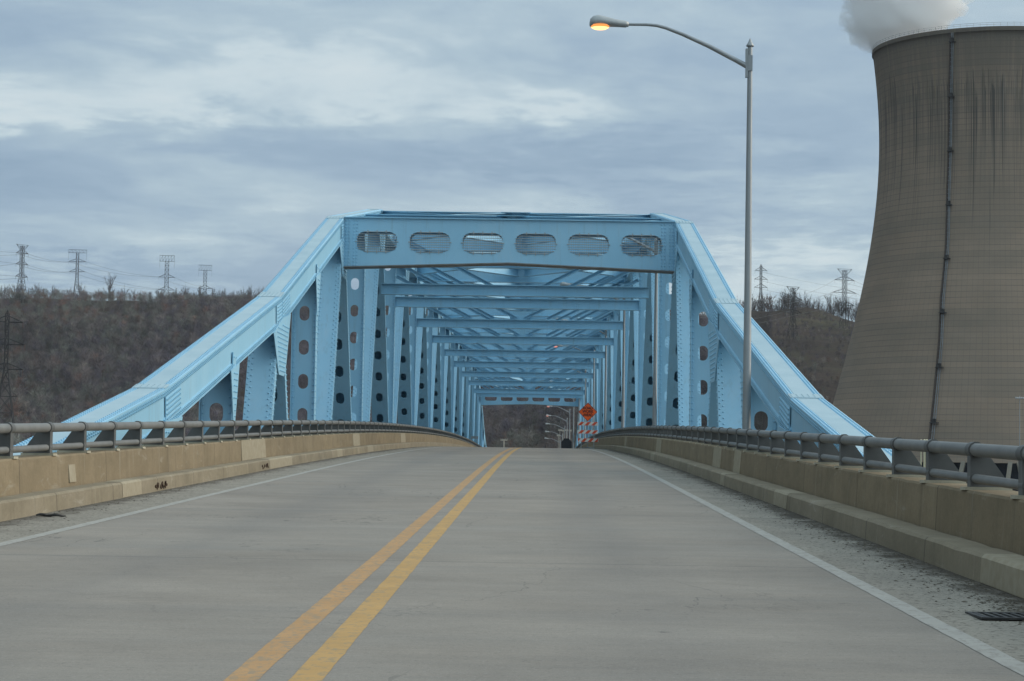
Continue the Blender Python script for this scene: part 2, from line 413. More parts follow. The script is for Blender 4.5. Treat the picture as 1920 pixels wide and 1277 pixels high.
def sweep(name, poly, mat, y0, y1, label=None, cat=None, kind=None, step=1):   # (x, H) closed polygon swept along the road
    mb = MB(); k = len(poly); vs = []
    ys = [y0 + .28 * i for i in range(int((70 - y0) / .28) + 1)] + [y for y in Ys if 70 < y <= y1] if label else [y for y in Ys if y0 <= y <= y1]
    for y in ys:                                  # cast concrete: slightly uneven, knocked arrises
        e = random.gauss(0, .001) - (random.random() < .03) * random.uniform(.003, .008) if label else 0
        vs += [(x, y, zr(y) + H + (e if H > .1 else 0)) for x, H in poly]
    fs = [(i * k + j, i * k + (j + 1) % k, (i + 1) * k + (j + 1) % k, (i + 1) * k + j) for i in range(len(ys) - 1) for j in range(k)]
    fs += [list(range(k)), [len(vs) - k + j for j in range(k)]]
    mb.add(vs, fs); o = mb.build(name, mat, origin=(0, 0, 0))
    return tag(o, label, cat, None, kind)
sweep('bridge_deck', [(-X_BACK, -.35), (X_BACK, -.35), (X_BACK, -.02), (-X_BACK, -.02)], M['deckconc'], -30, 730, kind='structure')
walls = {}
for sg, nm in ((-1, 'left'), (1, 'right')):
    lab = {-1: 'long tan concrete parapet wall along the left edge of the road, lit and patched',
           1: 'long dark brownish concrete parapet wall along the right edge of the road'}[sg]
    par = [(X_WALL, -.01), (X_WALL + .03, H_WALL - .02), (X_WALL + .045, H_WALL), (X_BACK, H_WALL), (X_BACK, -.01)]
    w = sweep('parapet_wall', [(sg * x, H) for x, H in par], M['parapet'], -8, 330, lab, 'parapet wall')
    walls[sg] = w
    cb = [(X_CURB, -.01), (X_CURB + .012, H_CURB - .025), (X_CURB + .035, H_CURB), (X_WALL - .002, H_CURB), (X_WALL - .002, -.01)]
    lab = {-1: 'worn pale concrete kerb along the foot of the left parapet', 1: 'grey brown concrete kerb along the foot of the right parapet'}[sg]
    c = sweep('kerb', [(sg * x, H) for x, H in cb], M['curb'], -8, 330, lab, 'kerb')
    # repaired lengths of wall and kerb, cast paler
    for (y0, y1) in ({-1: [(25.4, 25.75), (40.1, 43.6), (64, 66.4), (86, 89)], 1: [(36.3, 37.5), (40.2, 42.0), (60, 62.5), (84, 86)]}[sg]):
        mb = MB(); ys = [y0 + (y1 - y0) * i / 4 for i in range(5)]; vs = []
        lo, hi = (.25, .46) if y1 - y0 < .6 else (H_CURB + .004, H_WALL + .002)
        for y in ys: vs += [(sg * (X_WALL - .003), y, zr(y) + lo), (sg * (X_WALL - .003 + .03 * hi / H_WALL), y, zr(y) + hi), (sg * (X_WALL + .05), y, zr(y) + hi), (sg * (X_WALL + .05), y, zr(y) + lo)]
        mb.add(vs, [(4 * i + j, 4 * i + (j + 1) % 4, 4 * i + 4 + (j + 1) % 4, 4 * i + 4 + j) for i in range(4) for j in range(4)] + [(0, 1, 2, 3), (16, 17, 18, 19)])
        tag(mb.build('repair_patch', M['patch'], w), 'pale patch of newer concrete')
    for (y0, y1) in ({-1: [(27.2, 28.5), (42.0, 45.8), (56, 57.5), (66, 68)], 1: [(11.0, 15.1), (26.9, 28.4), (36.0, 36.8), (58, 60)]}[sg]):
        mb = MB(); ys = [y0 + (y1 - y0) * i / 3 for i in range(4)]; vs = []
        for y in ys: vs += [(sg * (X_CURB - .004), y, zr(y) + .006), (sg * (X_CURB + .008), y, zr(y) + H_CURB - .022), (sg * (X_CURB + .033), y, zr(y) + H_CURB + .004), (sg * (X_WALL - .03), y, zr(y) + H_CURB + .004)]
        mb.add(vs, [(4 * i + j, 4 * i + j + 1, 4 * i + 5 + j, 4 * i + 4 + j) for i in range(3) for j in range(3)])
        tag(mb.build('repair_patch', M['patch'], c), 'pale recast length of kerb')
# spalled rusty spots on the left kerb
M['rust'] = simple('rust_stain', (.045, .035, .028), (.09, .06, .04), 20, .95, 0, .1)
for (yc, n) in ((30.0, 9), (41.3, 6)):
    mb = MB()
    for i in range(n):
        y = yc + random.uniform(-.5, .5); z0 = random.uniform(.02, .07); hh = random.uniform(.04, .10); w = random.uniform(.03, .09)
        x = -X_CURB + .006 - .012 * 0
        pts = [(y + w * random.uniform(.6, 1.2) * cos(a), z0 + hh / 2 + hh * .6 * random.uniform(.6, 1.1) * sin(a)) for a in [2 * pi * k / 7 for k in range(7)]]
        mb.prism([(p[0], zr(p[0]) + max(p[1], .008)) for p in pts], x - .012, x)
    o = mb.build('rust_stain', M['rust'], [c for c in bpy.data.objects if c.name.startswith('kerb')][0])
# loose grit along the kerbs: uncountable
M['grit'] = simple('road_grit', (.045, .04, .034), (.15, .13, .10), 40, .95, 0, .1)
V = []; T = []
for i in range(9000):
    sg = 1 if rng.random() < .72 else -1
    y = 12 + 75 * rng.random() ** 1.4; d = abs(rng.normal(0, .22))
    x = sg * (X_CURB - .02 - min(d, .8)); s = .003 + .010 * rng.random() ** 3
    z = zr(y) + .002; b = len(V)
    a0 = rng.random() * 6.28
    for k in range(4): V.append((x + s * 1.5 * cos(a0 + k * 1.57) * (.6 + .6 * rng.random()), y + 1.6 * s * sin(a0 + k * 1.57), z))
    V.append((x, y, z + s * .6))
    T += [(b, b + 1, b + 4), (b + 1, b + 2, b + 4), (b + 2, b + 3, b + 4), (b + 3, b, b + 4)]
tag(link('road_grit', npmesh('road_grit', np.array(V), np.array(T), M['grit'])), 'dark loose grit and leaf dirt swept along the kerbs', 'grit', kind='stuff')
# drain grate in the right shoulder
g = thing('drain_grate', (3.78, 12.4, zr(12.4)), 'dark slotted iron drain grate in the right shoulder at the frame edge', 'drain grate')
M['iron'] = simple('dark_iron', (.03, .03, .032), (.07, .066, .062), 10, .6, .4)
mb = MB(); x0, x1, y0, y1 = 3.62, 4.12, 12.2, 12.68
for a in ((x0, x1, y0, y0 + .03), (x0, x1, y1 - .03, y1), (x0, x0 + .03, y0 + .03, y1 - .03), (x1 - .03, x1, y0 + .03, y1 - .03)): mb.box(*a, zr(12.4) + .004, zr(12.4) + .016)
mb.build('frame', M['iron'], g)
mb = MB()
for i in range(8): mb.box(x0 + .04 + i * .054, x0 + .064 + i * .054, y0 + .03, y1 - .03, zr(12.4) + .005, zr(12.4) + .014)
mb.build('slats', M['iron'], g)
mb = MB(); mb.box(x0 + .03, x1 - .03, y0 + .03, y1 - .03, zr(12.4) + .003, zr(12.4) + .0045); M['pit_shade'] = simple('drain_shadow', (.012, .012, .012), (.02, .02, .02)); mb.build('pit', M['pit_shade'], g)  # thin sheet under the slats, its dark colour painted in as the drain's shade
# piece of tyre rubber on the left shoulder
mb = MB(); pth = [(-3.95 + .012 * i, 28.9 + .03 * i, zr(29) + .025 + .008 * sin(i)) for i in range(9)]
pth = [(-4.13 + .034 * i, 22.2 + .03 * sin(i * .8), zr(22.2) + .016 + .008 * sin(i * 1.3)) for i in range(10)]
mb.tube(pth, [.008, .014, .016, .013, .017, .012, .015, .012, .010, .005], 6)
M['rubber'] = simple('scrap_rubber', (.02, .02, .02), (.04, .04, .038), 20, .8)
tag(mb.build('rubber_scrap', M['rubber'], origin=(-3.98, 22.2, zr(22.2))), 'dark strip of scrap rubber lying on the left shoulder', 'road debris')

# ------------------------------------------------------------------ railings
P0, PS = 17.286, 1.850
def post_mb(mb, sg, y):
    z = zr(y); xi = X_WALL + .07; t = .065
    poly = [(xi, H_WALL + .022), (xi, .93), (xi + .05, .955), (xi + .10, .93), (xi + .27, H_WALL + .11), (xi + .30, H_WALL + .022)]
    mb.prism([(sg * x, z + H) for x, H in poly], y - t, y + t, 'y', 0)
    mb.box(*sorted((sg * (xi - .05), sg * (xi + .33))), y - .10, y + .10, z + H_WALL - .004, z + H_WALL + .022, 1)
    zz = z + .905; mb.tube([(sg * (xi + .045), y - .075, zz), (sg * (xi + .045), y + .075, zz)], .067, 12)
    mb.tube([(sg * (xi + .045), y - .068, z + .675), (sg * (xi + .045), y + .068, z + .675)], .05, 10)
    for dy in (-.075, .075): mb.tube([(sg * (xi + .30), y + dy, z + H_WALL + .02), (sg * (xi + .30), y + dy, z + H_WALL + .05)], .016, 6)
for sg in (-1, 1):
    lab = {-1: 'grey two-rail steel railing on top of the left parapet', 1: 'grey two-rail steel railing on top of the right parapet'}[sg]
    xr = sg * (X_WALL + .115)
    r = thing('bridge_railing', (xr, 12, zr(12) + H_WALL), lab, 'railing')
    for Hh, rad, nm in ((.905, .055, 'top_rail'), (.675, .038, 'lower_rail')):
        mb = MB(); mb.tube([(xr, y, zr(y) + Hh) for y in [3 + i * PS for i in range(165)]], rad, 12)
        mb.build(nm, M['rail'], r)
    for i in range(-2, 96):
        mb = MB(); post_mb(mb, sg, P0 + i * PS); mb.build('rail_post', [M['railpost'], M['plate']], r, recalc=True)
    mb = MB()
    for i in list(range(-7, -2)) + list(range(96, 155)): post_mb(mb, sg, P0 + i * PS)
    tag(mb.build('rail_post', [M['railpost'], M['plate']], r), kind='stuff')

# ------------------------------------------------------------------ truss bridge
HT = 5.416
def mY(m): return PY + PAN * m
HTOP = {-3: -0.28, -2: 1.49, -1: 4.07, 0: 7.66, 1: 9.62}
def htop(m):
    a = m if m <= 5 else 10 - m
    if a >= 1: return 9.62 - .12 * (a - 1)
    i = math.floor(a); f = a - i
    return HTOP[i] * (1 - f) + HTOP[i + 1] * f
def hbot(m):
    a = m if m <= 5 else 10 - m
    return float(np.interp(a, [-3, -2.5, -1.5, -.5, .5, 1.5, 2.5, 5], [-9, -12, -14.5, -11, -6, -2.8, -2.2, -2.0]))
br = thing('truss_bridge', (0, PY, zr(PY) - 3), 'light blue riveted steel through-truss bridge spanning the road', 'bridge')
DEP = .72
def P2(m, H): y = mY(m); return (y, zr(y) + H)
nodes = [n for n in range(-3, 14)]
pts = {m: Vector(P2(m, htop(m))) for m in nodes}
def miter(m):
    ds = []
    for a, b in ((m - 1, m), (m, m + 1)):
        if a in pts and b in pts: ds.append((pts[b] - pts[a]).normalized())
    d = sum(ds, Vector((0, 0))).normalized(); n = Vector((d.y, -d.x))
    return n / max(.5, n.dot(Vector((ds[0].y, -ds[0].x))))
for sg in (-1, 1):
    xi, xo = HT, HT + .60
    X = lambda x: sg * x
    for a in nodes[:-1]:
        b = a + 1; near = -3 <= a <= 1
        A, B, na, nb = pts[a], pts[b], miter(a), miter(b)
        mb = MB()
        def quadprism(d0, d1, x0, x1):
            q = []
            for Pt, n in ((A, na), (B, nb)):
                for x, d in ((x0, d0), (x1, d0), (x1, d1), (x0, d1)):
                    w = Pt + n * d; q.append((X(x), w.x, w.y))
            mb.hexa(q, 0, caps=False)
        quadprism(0, .028, xi, xo); quadprism(DEP - .028, DEP, xi, xo)
        quadprism(.028, DEP - .028, xi + .035, xi + .065); quadprism(.028, DEP - .028, xo - .065, xo - .035)
        # angle legs along the inner web
        quadprism(.03, .13, xi + .018, xi + .035); quadprism(DEP - .13, DEP - .03, xi + .018, xi + .035)
        if near:
            d = (B - A).normalized(); L = (B - A).length; nup = Vector((-d.y, d.x)); dn = -nup
            k = int(L / .15)
            for i in range(k):
                w = A + d * ((i + .5) * .15)
                for x in (xi + .035, xi + .095, xo - .035, xo - .095): 
                    mb.rivet((X(x), w.x, w.y), (0, nup.x, nup.y), .024, .018)
                for dd in (.06, .105, DEP - .105, DEP - .06):
                    q = w + dn * dd; mb.rivet((X(xi + .018), q.x, q.y), (-sg, 0, 0), .022, .018)
        ch = mb.build('top_chord', M['blue'], br)
        mb = MB(); quadprism(-.016, -.001, xi + .13, xo - .13); mb.build('cover_plate', M['faded'], ch)
        # splice plates with dense rivets at the near nodes
        if near and a >= -2:
            for (P_, d, s0, s1) in ((A, (B - A).normalized(), .05, 1.5), (B, (A - B).normalized(), .05, 1.1)):
                mb = MB(); n = Vector((d.y, -d.x))
                if n.y > 0: n = -n
                q = []
                for x in (xi + .004, xi + .018):
                    for (s, dd) in ((s0, .14), (s1, .14), (s1, DEP - .14), (s0, DEP - .14)):
                        w = P_ + d * s + n * dd; q.append((X(x), w.x, w.y))
                mb.hexa(q)
                for i in range(int((s1 - s0) / .12)):
                    for j in range(5):
                        w = P_ + d * (s0 + .06 + i * .12) + n * (.19 + j * .085)
                        mb.rivet((X(xi + .004), w.x, w.y), (-sg, 0, 0), .022, .018)
                mb.build('splice_plate', M['blue'], ch)
                # plate across the top cover
                mb = MB(); q = []
                for e in (-.030, -.017):
                    for (s, x) in ((.0, xi + .01), (.45, xi + .01), (.45, xo - .01), (.0, xo - .01)):
                        w = P_ + d * s + n * e; q.append((X(x), w.x, w.y))
                mb.hexa(q)
                for i in range(3):
                    for j in range(6):
                        w = P_ + d * (.08 + i * .14) - n * .030
                        mb.rivet((X(xi + .05 + j * .1), w.x, w.y), (0, -n.x, -n.y), .019, .007)
                mb.build('cover_splice', M['faded'], ch)
    # bottom chord
    for a in range(-3, 13):
        mb = MB(); y0, z0 = P2(a, hbot(a)); y1, z1 = P2(a + 1, hbot(a + 1))
        mb.beam((X(xi + .3), y0, z0), (X(xi + .3), y1, z1), .55, .6); mb.build('bottom_chord', M['blue'], br)
    # pairs of diagonals at every node
    for m in range(-2, 13):
        T_ = pts[m] - Vector((0, DEP * .6))
        for s in (-1, 1):
            mb_ = m + s * .5
            if mb_ < -2 or mb_ > 12: continue
            yb, zb = P2(mb_, hbot(mb_) + .2)
            tY = T_.x + s * .22
            a3 = Vector((X(xi + .35), tY, T_.y)); b3 = Vector((X(xi + .35), yb, zb))
            # keep the deck strip free: members start steep at the node
            mb = MB(); ax = (b3 - a3).normalized(); n = ax.cross(Vector((1, 0, 0))).normalized()
            W, D = .70, .46
            fr = n * (D / 2 - .012)
            if fr.y > 0: fr = -fr
            if True:
                if s == 1 and m < 8:
                    L = (b3 - a3).length; e1 = fr.normalized(); cells = []; q0 = L % 1.05
                    cells.append((-W / 2, W / 2, 0, q0, 0, 0, 0, 0))
                    for i in range(int(L / 1.05)): cells.append((-W / 2, W / 2, q0 + i * 1.05, q0 + (i + 1) * 1.05, 0, q0 + (i + .5) * 1.05, .14, .22))
                    mb.holes(cells, lambda u, v, w: a3 + fr + ax * v + Vector((u, 0, 0)) + e1 * (w - .012), .024)
                else: mb.beam(a3 + fr, b3 + fr, W, .024)
                mb.beam(a3 - fr, b3 - fr, W - .1, .024)
                for o in (-1, 1): mb.beam(a3, b3, .03, D - .052, off=o * (W / 2 - .035))
            if s == -1 or m > 9:
                for o in (-1, 1): mb.beam(a3 + fr * .80, b3 + fr * .80, .018, .09, off=o * (W / 2 - .011))
            if -2 <= m <= 2 and s == -1:
                L = (b3 - a3).length; nn = fr.normalized()
                for i in range(int(L / .16)):
                    for xx, ph in ((-.31, 0), (-.23, .5), (.23, .5), (.31, 0)):
                        if abs(xx) < .3 and i % 1: continue
                        w = a3 + ax * ((i + ph + .2) * .16) + nn * (D / 2) + Vector((xx, 0, 0))
                        mb.rivet(w, nn, .022, .016)
            if -2 <= m <= 1:
                L = (b3 - a3).length
                for i in range(int(L / .16)):
                    for e in (-.15, .15):
                        w = a3 + ax * ((i + .3) * .16) + n * e; w.x = X(xi + .35 - W / 2 + .02)
                        mb.rivet(w, (-sg, 0, 0), .02, .016)
            mb.build('diagonal', M['blue'], br)
        # gusset plate on the inner face
        mb = MB(); c = pts[m]
        d1 = (pts[m] - pts[m - 1]).normalized() if m - 1 in pts else Vector((1, 0)); d2 = (pts[m + 1] - pts[m]).normalized()
        p_ = [c - d1 * 1.75 + Vector((0, -DEP * 1.02)), c + Vector((0, -DEP * .78)), c + d2 * 1.75 + Vector((0, -DEP * 1.02)), c + Vector((.95, -DEP - .95)), c + Vector((.55, -DEP - 1.28)), c + Vector((-.55, -DEP - 1.28)), c + Vector((-.95, -DEP - .95))]
        mb.prism([(q.x, q.y) for q in p_], *sorted((X(xi - .020), X(xi - .003))))
        if m <= 3:
            for i in range(13):
                for j in range(11):
                    w = c + Vector((-1.5 + i * .25 + (j % 3) * .083, -DEP - .02 - j * .115)); 
                    if abs(w.x - c.x) < 1.30 - (j * .115) * .62 and w.y < c.y - DEP * 1.0 + (w.x - c.x) * .1 + (.16 if w.x > c.x else -.0) - .02:
                        mb.rivet((X(xi - .020), w.x, w.y), (-sg, 0, 0), .022, .018)
        mb.build('gusset_plate', M['blue'], br)
    # perforated hanger posts at mid panel
    for q in range(-2, 12):
        m = q + .5; y = mY(m); z1 = zr(y) + htop(m) - DEP * .55; z0 = zr(y) + hbot(m) + .25; near = m < 4
        mb = MB(); W = .66; x0 = xi + .01; cells = []
        base = zr(y) + .60; st = .985; zc = base
        ks = [k for k in range(-14, 12) if z0 + .5 < base + .5 + k * st < z1 - .85]
        if ks:
            lo = base + ks[0] * st; hi = base + (ks[-1] + 1) * st
            cells.append((0, W, z0, lo, 0, 0, 0, 0)); cells.append((0, W, hi, z1, 0, 0, 0, 0))
            for k in ks: cells.append((0, W, base + k * st, base + (k + 1) * st, W / 2, base + (k + .5) * st, .145, .215))
        else: cells.append((0, W, z0, z1, 0, 0, 0, 0))
        yf = y - .10
        mb.holes(cells, lambda u, v, w: (X(x0 + u), yf + w, v), .03)
        for (xa, xb) in ((x0 - .022, x0 - .002), (x0 + W + .002, x0 + W + .022)): mb.box(*sorted((X(xa), X(xb))), y - .21, y + .21, z0, z1)
        for (xa, xb) in ((x0, x0 + .085), (x0 + W - .085, x0 + W)): mb.box(*sorted((X(xa), X(xb))), yf - .014, yf - .001, z0, z1)
        if m < 3:
            for i in range(int((z1 - max(z0, zr(y) - .6)) / .17)):
                z = z1 - .1 - i * .17
                for xx in (x0 + .045, x0 + W - .045): mb.rivet((X(xx), yf - .014, z), (0, -1, 0), .021, .016)
                for dy in (-.15, .15): mb.rivet((X(x0 - .022), y + dy, z), (-sg, 0, 0), .02, .015)
        mb.build('hanger_post', M['blue'], br)
        mb = MB(); zt = zr(y) + htop(m) - DEP
        mb.prism([(y - .62, zt + .02 - .1), (y + .62, zt + .02 + .12), (y + .30, zt - .75), (y + .14, zt - 1.15), (y - .14, zt - 1.15), (y - .30, zt - .75)], *sorted((X(xi - .034), X(xi - .014))))
        if m < 4:
            for j in range(8):
                for dy in (-.2, .0, .2):
                    if abs(dy) < .32 - j * .025: mb.rivet((X(xi - .034), y + dy, zt - .12 - j * .13), (-sg, 0, 0), .02, .016)
        mb.build('gusset_plate', M['blue'], br)
# floor beams under the deck
for q in range(-4, 25):
    m = q * .5; y = mY(m); z = zr(y) - .36
    mb = MB(); mb.ibeam((-HT, y, z - .42), (HT, y, z - .42), .4, .8, (0, 1, 0)); mb.build('floor_beam', M['blue'], br)
# piers
M['pier'] = simple('pier_concrete', (.24, .23, .2), (.33, .31, .27), .6, .9, 0, .2)
for m in (-1, 11):
    y = mY(m - .5 if m < 0 else m + .5); mb = MB(); zt = zr(y) + hbot(m - .5 if m < 0 else m + .5) - .35
    mb.hexa([(-7.2, y - 2.2, -22), (7.2, y - 2.2, -22), (7.2, y + 2.2, -22), (-7.2, y + 2.2, -22), (-6.6, y - 1.3, zt), (6.6, y - 1.3, zt), (6.6, y + 1.3, zt), (-6.6, y + 1.3, zt)])
    mb.build('pier', M['pier'], br)
# portals
def portal(m, screens):
    y = mY(m); z = zr(y); Ht = htop(m) - .02; Hb0, Hb1 = Ht - 1.66, Ht - 1.46
    hz = z + Ht - .80
    mb = MB(); step = 1.73; xe = HT - .004
    cells = []
    for i in range(6):
        cx = (i - 2.5) * step
        cells.append((cx - step / 2, cx + step / 2, hz - .48, hz + .48, cx, hz, .65, .325))
    cells += [(-xe, -3 * step, hz - .48, hz + .48, 0, 0, 0, 0), (3 * step, xe, hz - .48, hz + .48, 0, 0, 0, 0), (-xe, xe, hz + .48, z + Ht - .03, 0, 0, 0, 0)]
    for (yy, th) in ((y - .32, .024), (y + .30, .024)):
        mb.holes(cells, lambda u, v, w: (u, yy + w, v), th)
        # lower web with its shallow arch
        lo = lambda x: z + Hb0 + .03 + (Hb1 - Hb0) * (1 - abs(x) / xe)
        xs = [-xe, -xe / 2, 0, xe / 2, xe]
        for a, b in zip(xs, xs[1:]):
            mb.hexa([(a, yy, lo(a)), (b, yy, lo(b)), (b, yy + th, lo(b)), (a, yy + th, lo(a)), (a, yy, hz - .48), (b, yy, hz - .48), (b, yy + th, hz - .48), (a, yy + th, hz - .48)])
    mb.box(-xe, xe, y - .40, y + .40, z + Ht - .03, z + Ht)
    for sgn in (-1, 1):
        for c_ in range(4):
            for k in range(14):
                zz = z + Ht - .12 - k * .112
                xx = sgn * (xe - .07 - (.0, .10, .26, .36)[c_])
                mb.rivet((xx, y - .32, zz), (0, -1, 0), .022, .016)
    p = mb.build('portal_beam', M['blue'], br)
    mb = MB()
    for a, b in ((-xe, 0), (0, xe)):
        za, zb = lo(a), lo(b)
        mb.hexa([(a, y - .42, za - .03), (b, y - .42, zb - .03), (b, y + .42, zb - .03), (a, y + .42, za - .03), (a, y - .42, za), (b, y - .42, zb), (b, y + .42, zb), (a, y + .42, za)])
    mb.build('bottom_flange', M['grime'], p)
    if screens:
        for i in range(6):
            cx = (i - 2.5) * step; mb = MB(); ys = y - .332
            for k in range(9):
                h = -.325 + k * .08125
                hw = .66 if abs(h) < .1 else .41 + math.sqrt(max(.24 ** 2 - (abs(h) - .085) ** 2, 0)) + .02
                mb.tube([(cx - hw, ys, hz + h), (cx + hw, ys, hz + h)], .0135, 4, cap=False)
            for k in range(19):
                xx = -.63 + k * .07; ex = max(abs(xx) - .41, 0); hh = .085 + math.sqrt(max(.24 ** 2 - ex * ex, .0025))
                mb.tube([(cx + xx, ys + .012, hz - hh), (cx + xx, ys + .012, hz + hh)], .006, 4, cap=False)
            for xx in (-.30, 0, .30):
                for e in (-1, 1): mb.box(cx + xx - .014, cx + xx + .014, y - .352, y - .322, hz + e * .33 - .05, hz + e * .33 + .05)
            for e in (-1, 1): mb.box(cx + e * .655 - .05, cx + e * .655 + .05, y - .352, y - .322, hz - .014, hz + .014)
            mb.build('screen', M['wire'], p)
portal(0, True); portal(10, False)
# cross struts and sway frames at the posts
HS = 6.63
for m in (1, 1.5, 2.5, 3.5, 4.5, 5.5, 6.5, 7.5, 8.5, 9):
    y = mY(m); z = zr(y); mb = MB()
    mb.ibeam((-HT + .005, y, z + HS - .225), (HT - .005, y, z + HS - .225), .34, .45, (0, 1, 0), .03, .025)
    for sgn in (-1, 1): mb.box(*sorted((sgn * (HT - .34), sgn * (HT - .03))), y - .026, y - .0135, z + HS - .41, z + HS - .04)
    mb.build('sway_strut', M['blue'], br)
    if m == 1: continue
    zt = z + htop(m) - .66
    zt = z + htop(m) - .30
    for sgn in (-1, 1):
        for b0 in (.20, 1.38, 2.56, 3.74):
            run = (zt - (z + HS + .06)) / .52; x1 = min(b0 + run, HT - .06); z1 = z + HS + .06 + (x1 - b0) * .52
            mb = MB(); mb.ibeam((sgn * x1, y, z1), (sgn * b0, y, z + HS + .06), .26, .15, (0, 1, 0), .02, .02); mb.build('sway_brace', M['blue'], br)
    mb = MB(); mb.box(-.55, .55, y - .028, y - .014, z + HS + .01, z + HS + .44)
    for i in range(7):
        for j in range(3): mb.rivet((-.45 + .15 * i, y - .028, z + HS + .08 + j * .13), (0, -1, 0), .02, .015)
    mb.build('gusset_plate', M['blue'], br)
for q in range(1, 20):
    m = q * .5; y = mY(m); z = zr(y) + htop(m); dp = .90 if m in (1, 9) else (.42 if m < 1 or m > 9 else .82)
    if m in (0, 10): continue
    mb = MB(); mb.ibeam((-HT - .02, y, z - .05 - dp / 2), (HT + .02, y, z - .05 - dp / 2), .36, dp, (0, 1, 0), .03, .024); mb.build('top_strut', M['blue'], br)
for q in range(0, 20):
    m0, m1 = q * .5, q * .5 + .5
    ya, yb = mY(m0), mY(m1); za, zb = zr(ya) + htop(m0) - .33, zr(yb) + htop(m1) - .33
    for sgn in (-1, 1):
        for a, b in ((Vector((sgn * (HT - .02), ya + .45, za)), Vector((sgn * .18, yb - .25, zb))), (Vector((sgn * .18, ya + .25, za)), Vector((sgn * (HT - .02), yb - .45, zb)))):
            mb = MB(); d = b - a; sd = Vector((-d.y, d.x, 0)).normalized(); mb.ibeam(a, b, .32, .50 if m0 >= .5 and m0 <= 9 else .34, sd, .024, .02); mb.build('lateral_brace', M['blue'], br)
    mb = MB(); mb.hexa([(-.6, yb - .9, zb + .195), (.6, yb - .9, zb + .195), (.6, yb - .2, zb + .195), (-.6, yb - .2, zb + .195), (-.6, yb - .9, zb + .21), (.6, yb - .9, zb + .21), (.6, yb - .2, zb + .21), (-.6, yb - .2, zb + .21)])
    mb.build('lateral_gusset', M['blue'], br)

# ------------------------------------------------------------------ street lamps
def lamp(y, dz, label, group, lit, x=5.03):
    z = zr(y) + dz; t = thing('street_lamp', (x, y, z - .25), label, 'street lamp', group)
    mb = MB(); H = 8.0
    mb.tube([(x, y, z - .2), (x, y, z + 2), (x, y, z + 5), (x, y, z + H)], [.082, .075, .06, .045], 16); mb.build('pole', M['galv'], t)
    mb = MB(); mb.box(x - .16, x + .16, y - .16, y + .16, z - .25, z - .215); mb.box(x - .15, x + .13, y - .12, y + .12, z - .42, z - .252); mb.build('base_plate', M['galv'], t)
    mb = MB(); mb.lathe([(.045, H - .01), (.075, H), (.075, H + .02), (.05, H + .06), (.03, H + .10), (.012, H + .15), (0.0, H + .16)], (x, y, z), 14); mb.build('finial', M['galv'], t)
    mb = MB(); arm = [(-.03, 7.60), (-.25, 7.72), (-.8, 8.00), (-1.3, 8.22), (-1.62, 8.34), (-1.80, 8.385), (-2.0, 8.40), (-2.4, 8.40)]
    mb.tube([(x + a, y, z + h) for a, h in arm], [.052, .048, .042, .036, .033, .031, .029, .028], 12)
    mb.box(x - .085, x - .035, y - .055, y + .055, z + 7.40, z + 7.95)
    mb.box(x - .04, x + .045, y - .066, y + .066, z + 7.52, z + 7.82); mb.build('arm', M['galv'], t)
    # cobra head: sections along the arm axis
    mb = MB(); sec = [(-2.34, .045, 8.40, .045), (-2.40, .075, 8.40, .07), (-2.6, .105, 8.415, .085), (-2.78, .15, 8.43, .115), (-2.92, .165, 8.44, .135), (-3.02, .14, 8.43, .125), (-3.08, .08, 8.41, .09), (-3.095, .02, 8.40, .03)]
    n = 14; vs = []; 
    for (a, w, h, d) in sec:
        for j in range(n):
            th = 2 * pi * j / n; zz = sin(th) * d
            if zz < -.055: zz = -.055 - (abs(zz) - .055) * .25
            vs.append((x + a, y + cos(th) * w, z + h + zz))
    fs = [(i * n + j, i * n + (j + 1) % n, (i + 1) * n + (j + 1) % n, (i + 1) * n + j) for i in range(len(sec) - 1) for j in range(n)] + [list(range(n)), [len(vs) - n + j for j in range(n)]]
    mb.add(vs, fs, 0, True); hd = mb.build('lamp_head', M['lampbody'], t)
    mb = MB(); ns = 16; c = (x - 2.89, y, z + 8.375)
    def ring(rx, ry, zz): return [(c[0] + rx * cos(2 * pi * j / ns), c[1] + ry * sin(2 * pi * j / ns), c[2] + zz) for j in range(ns)]
    vs = ring(.185, .16, .0) + ring(.172, .145, -.045) + ring(.11, .09, -.078); vs.append((c[0], c[1], c[2] - .088))
    fs = [(i * ns + j, i * ns + (j + 1) % ns, (i + 1) * ns + (j + 1) % ns, (i + 1) * ns + j) for i in range(2) for j in range(ns)] + [(2 * ns + j, 2 * ns + (j + 1) % ns, 3 * ns) for j in range(ns)]
    mb.add(vs, fs, 0, True)
    for k, f in enumerate(mb.f): mb.m[k] = (1 if k >= ns else 0) if lit == 2 else 0
    ln = mb.build('lens', [M['glow'], M['core']] if lit == 2 else ([M['glow_red']] if lit == 1 else [M['lampbody']]), hd)
    return t
lamp(40.7, .30, 'tall grey lamp post in front of the bridge with a glowing orange lamp head', 'street lamps along the right side', 2)
inl = [(73.4, 'thin grey lamp post rising just behind the near portal frame'), (101.6, 'second lamp post inside the truss, left of the near portal post'),
       (129.5, 'third lamp post inside the truss, against blue diagonals'), (158.0, 'fourth lamp post inside the truss, with lit head under a cross strut'),
       (187.5, 'fifth lamp post inside the truss, with lit head above a cross strut'), (217, 'last lamp post inside the truss, in front of the far portal')]
for i, (y, l) in enumerate(inl): lamp(y, -.62, l, 'street lamps along the right side', 1 if i > 2 else 0)
out_ = [(251, 'bare lamp pole standing closest behind the far portal'), (284, 'highest lamp of the row seen through the far portal'), (311, 'second highest lamp seen through the far portal, glowing pink'),
        (340, 'middle lamp of the row seen through the far portal'), (372, 'second lowest lamp of the row seen through the far portal'), (405, 'lowest lamp of the row seen through the far portal')]
for i, (y, l) in enumerate(out_): lamp(y, .05, l, 'street lamps along the right side', 1 if i in (1, 2) else 0)

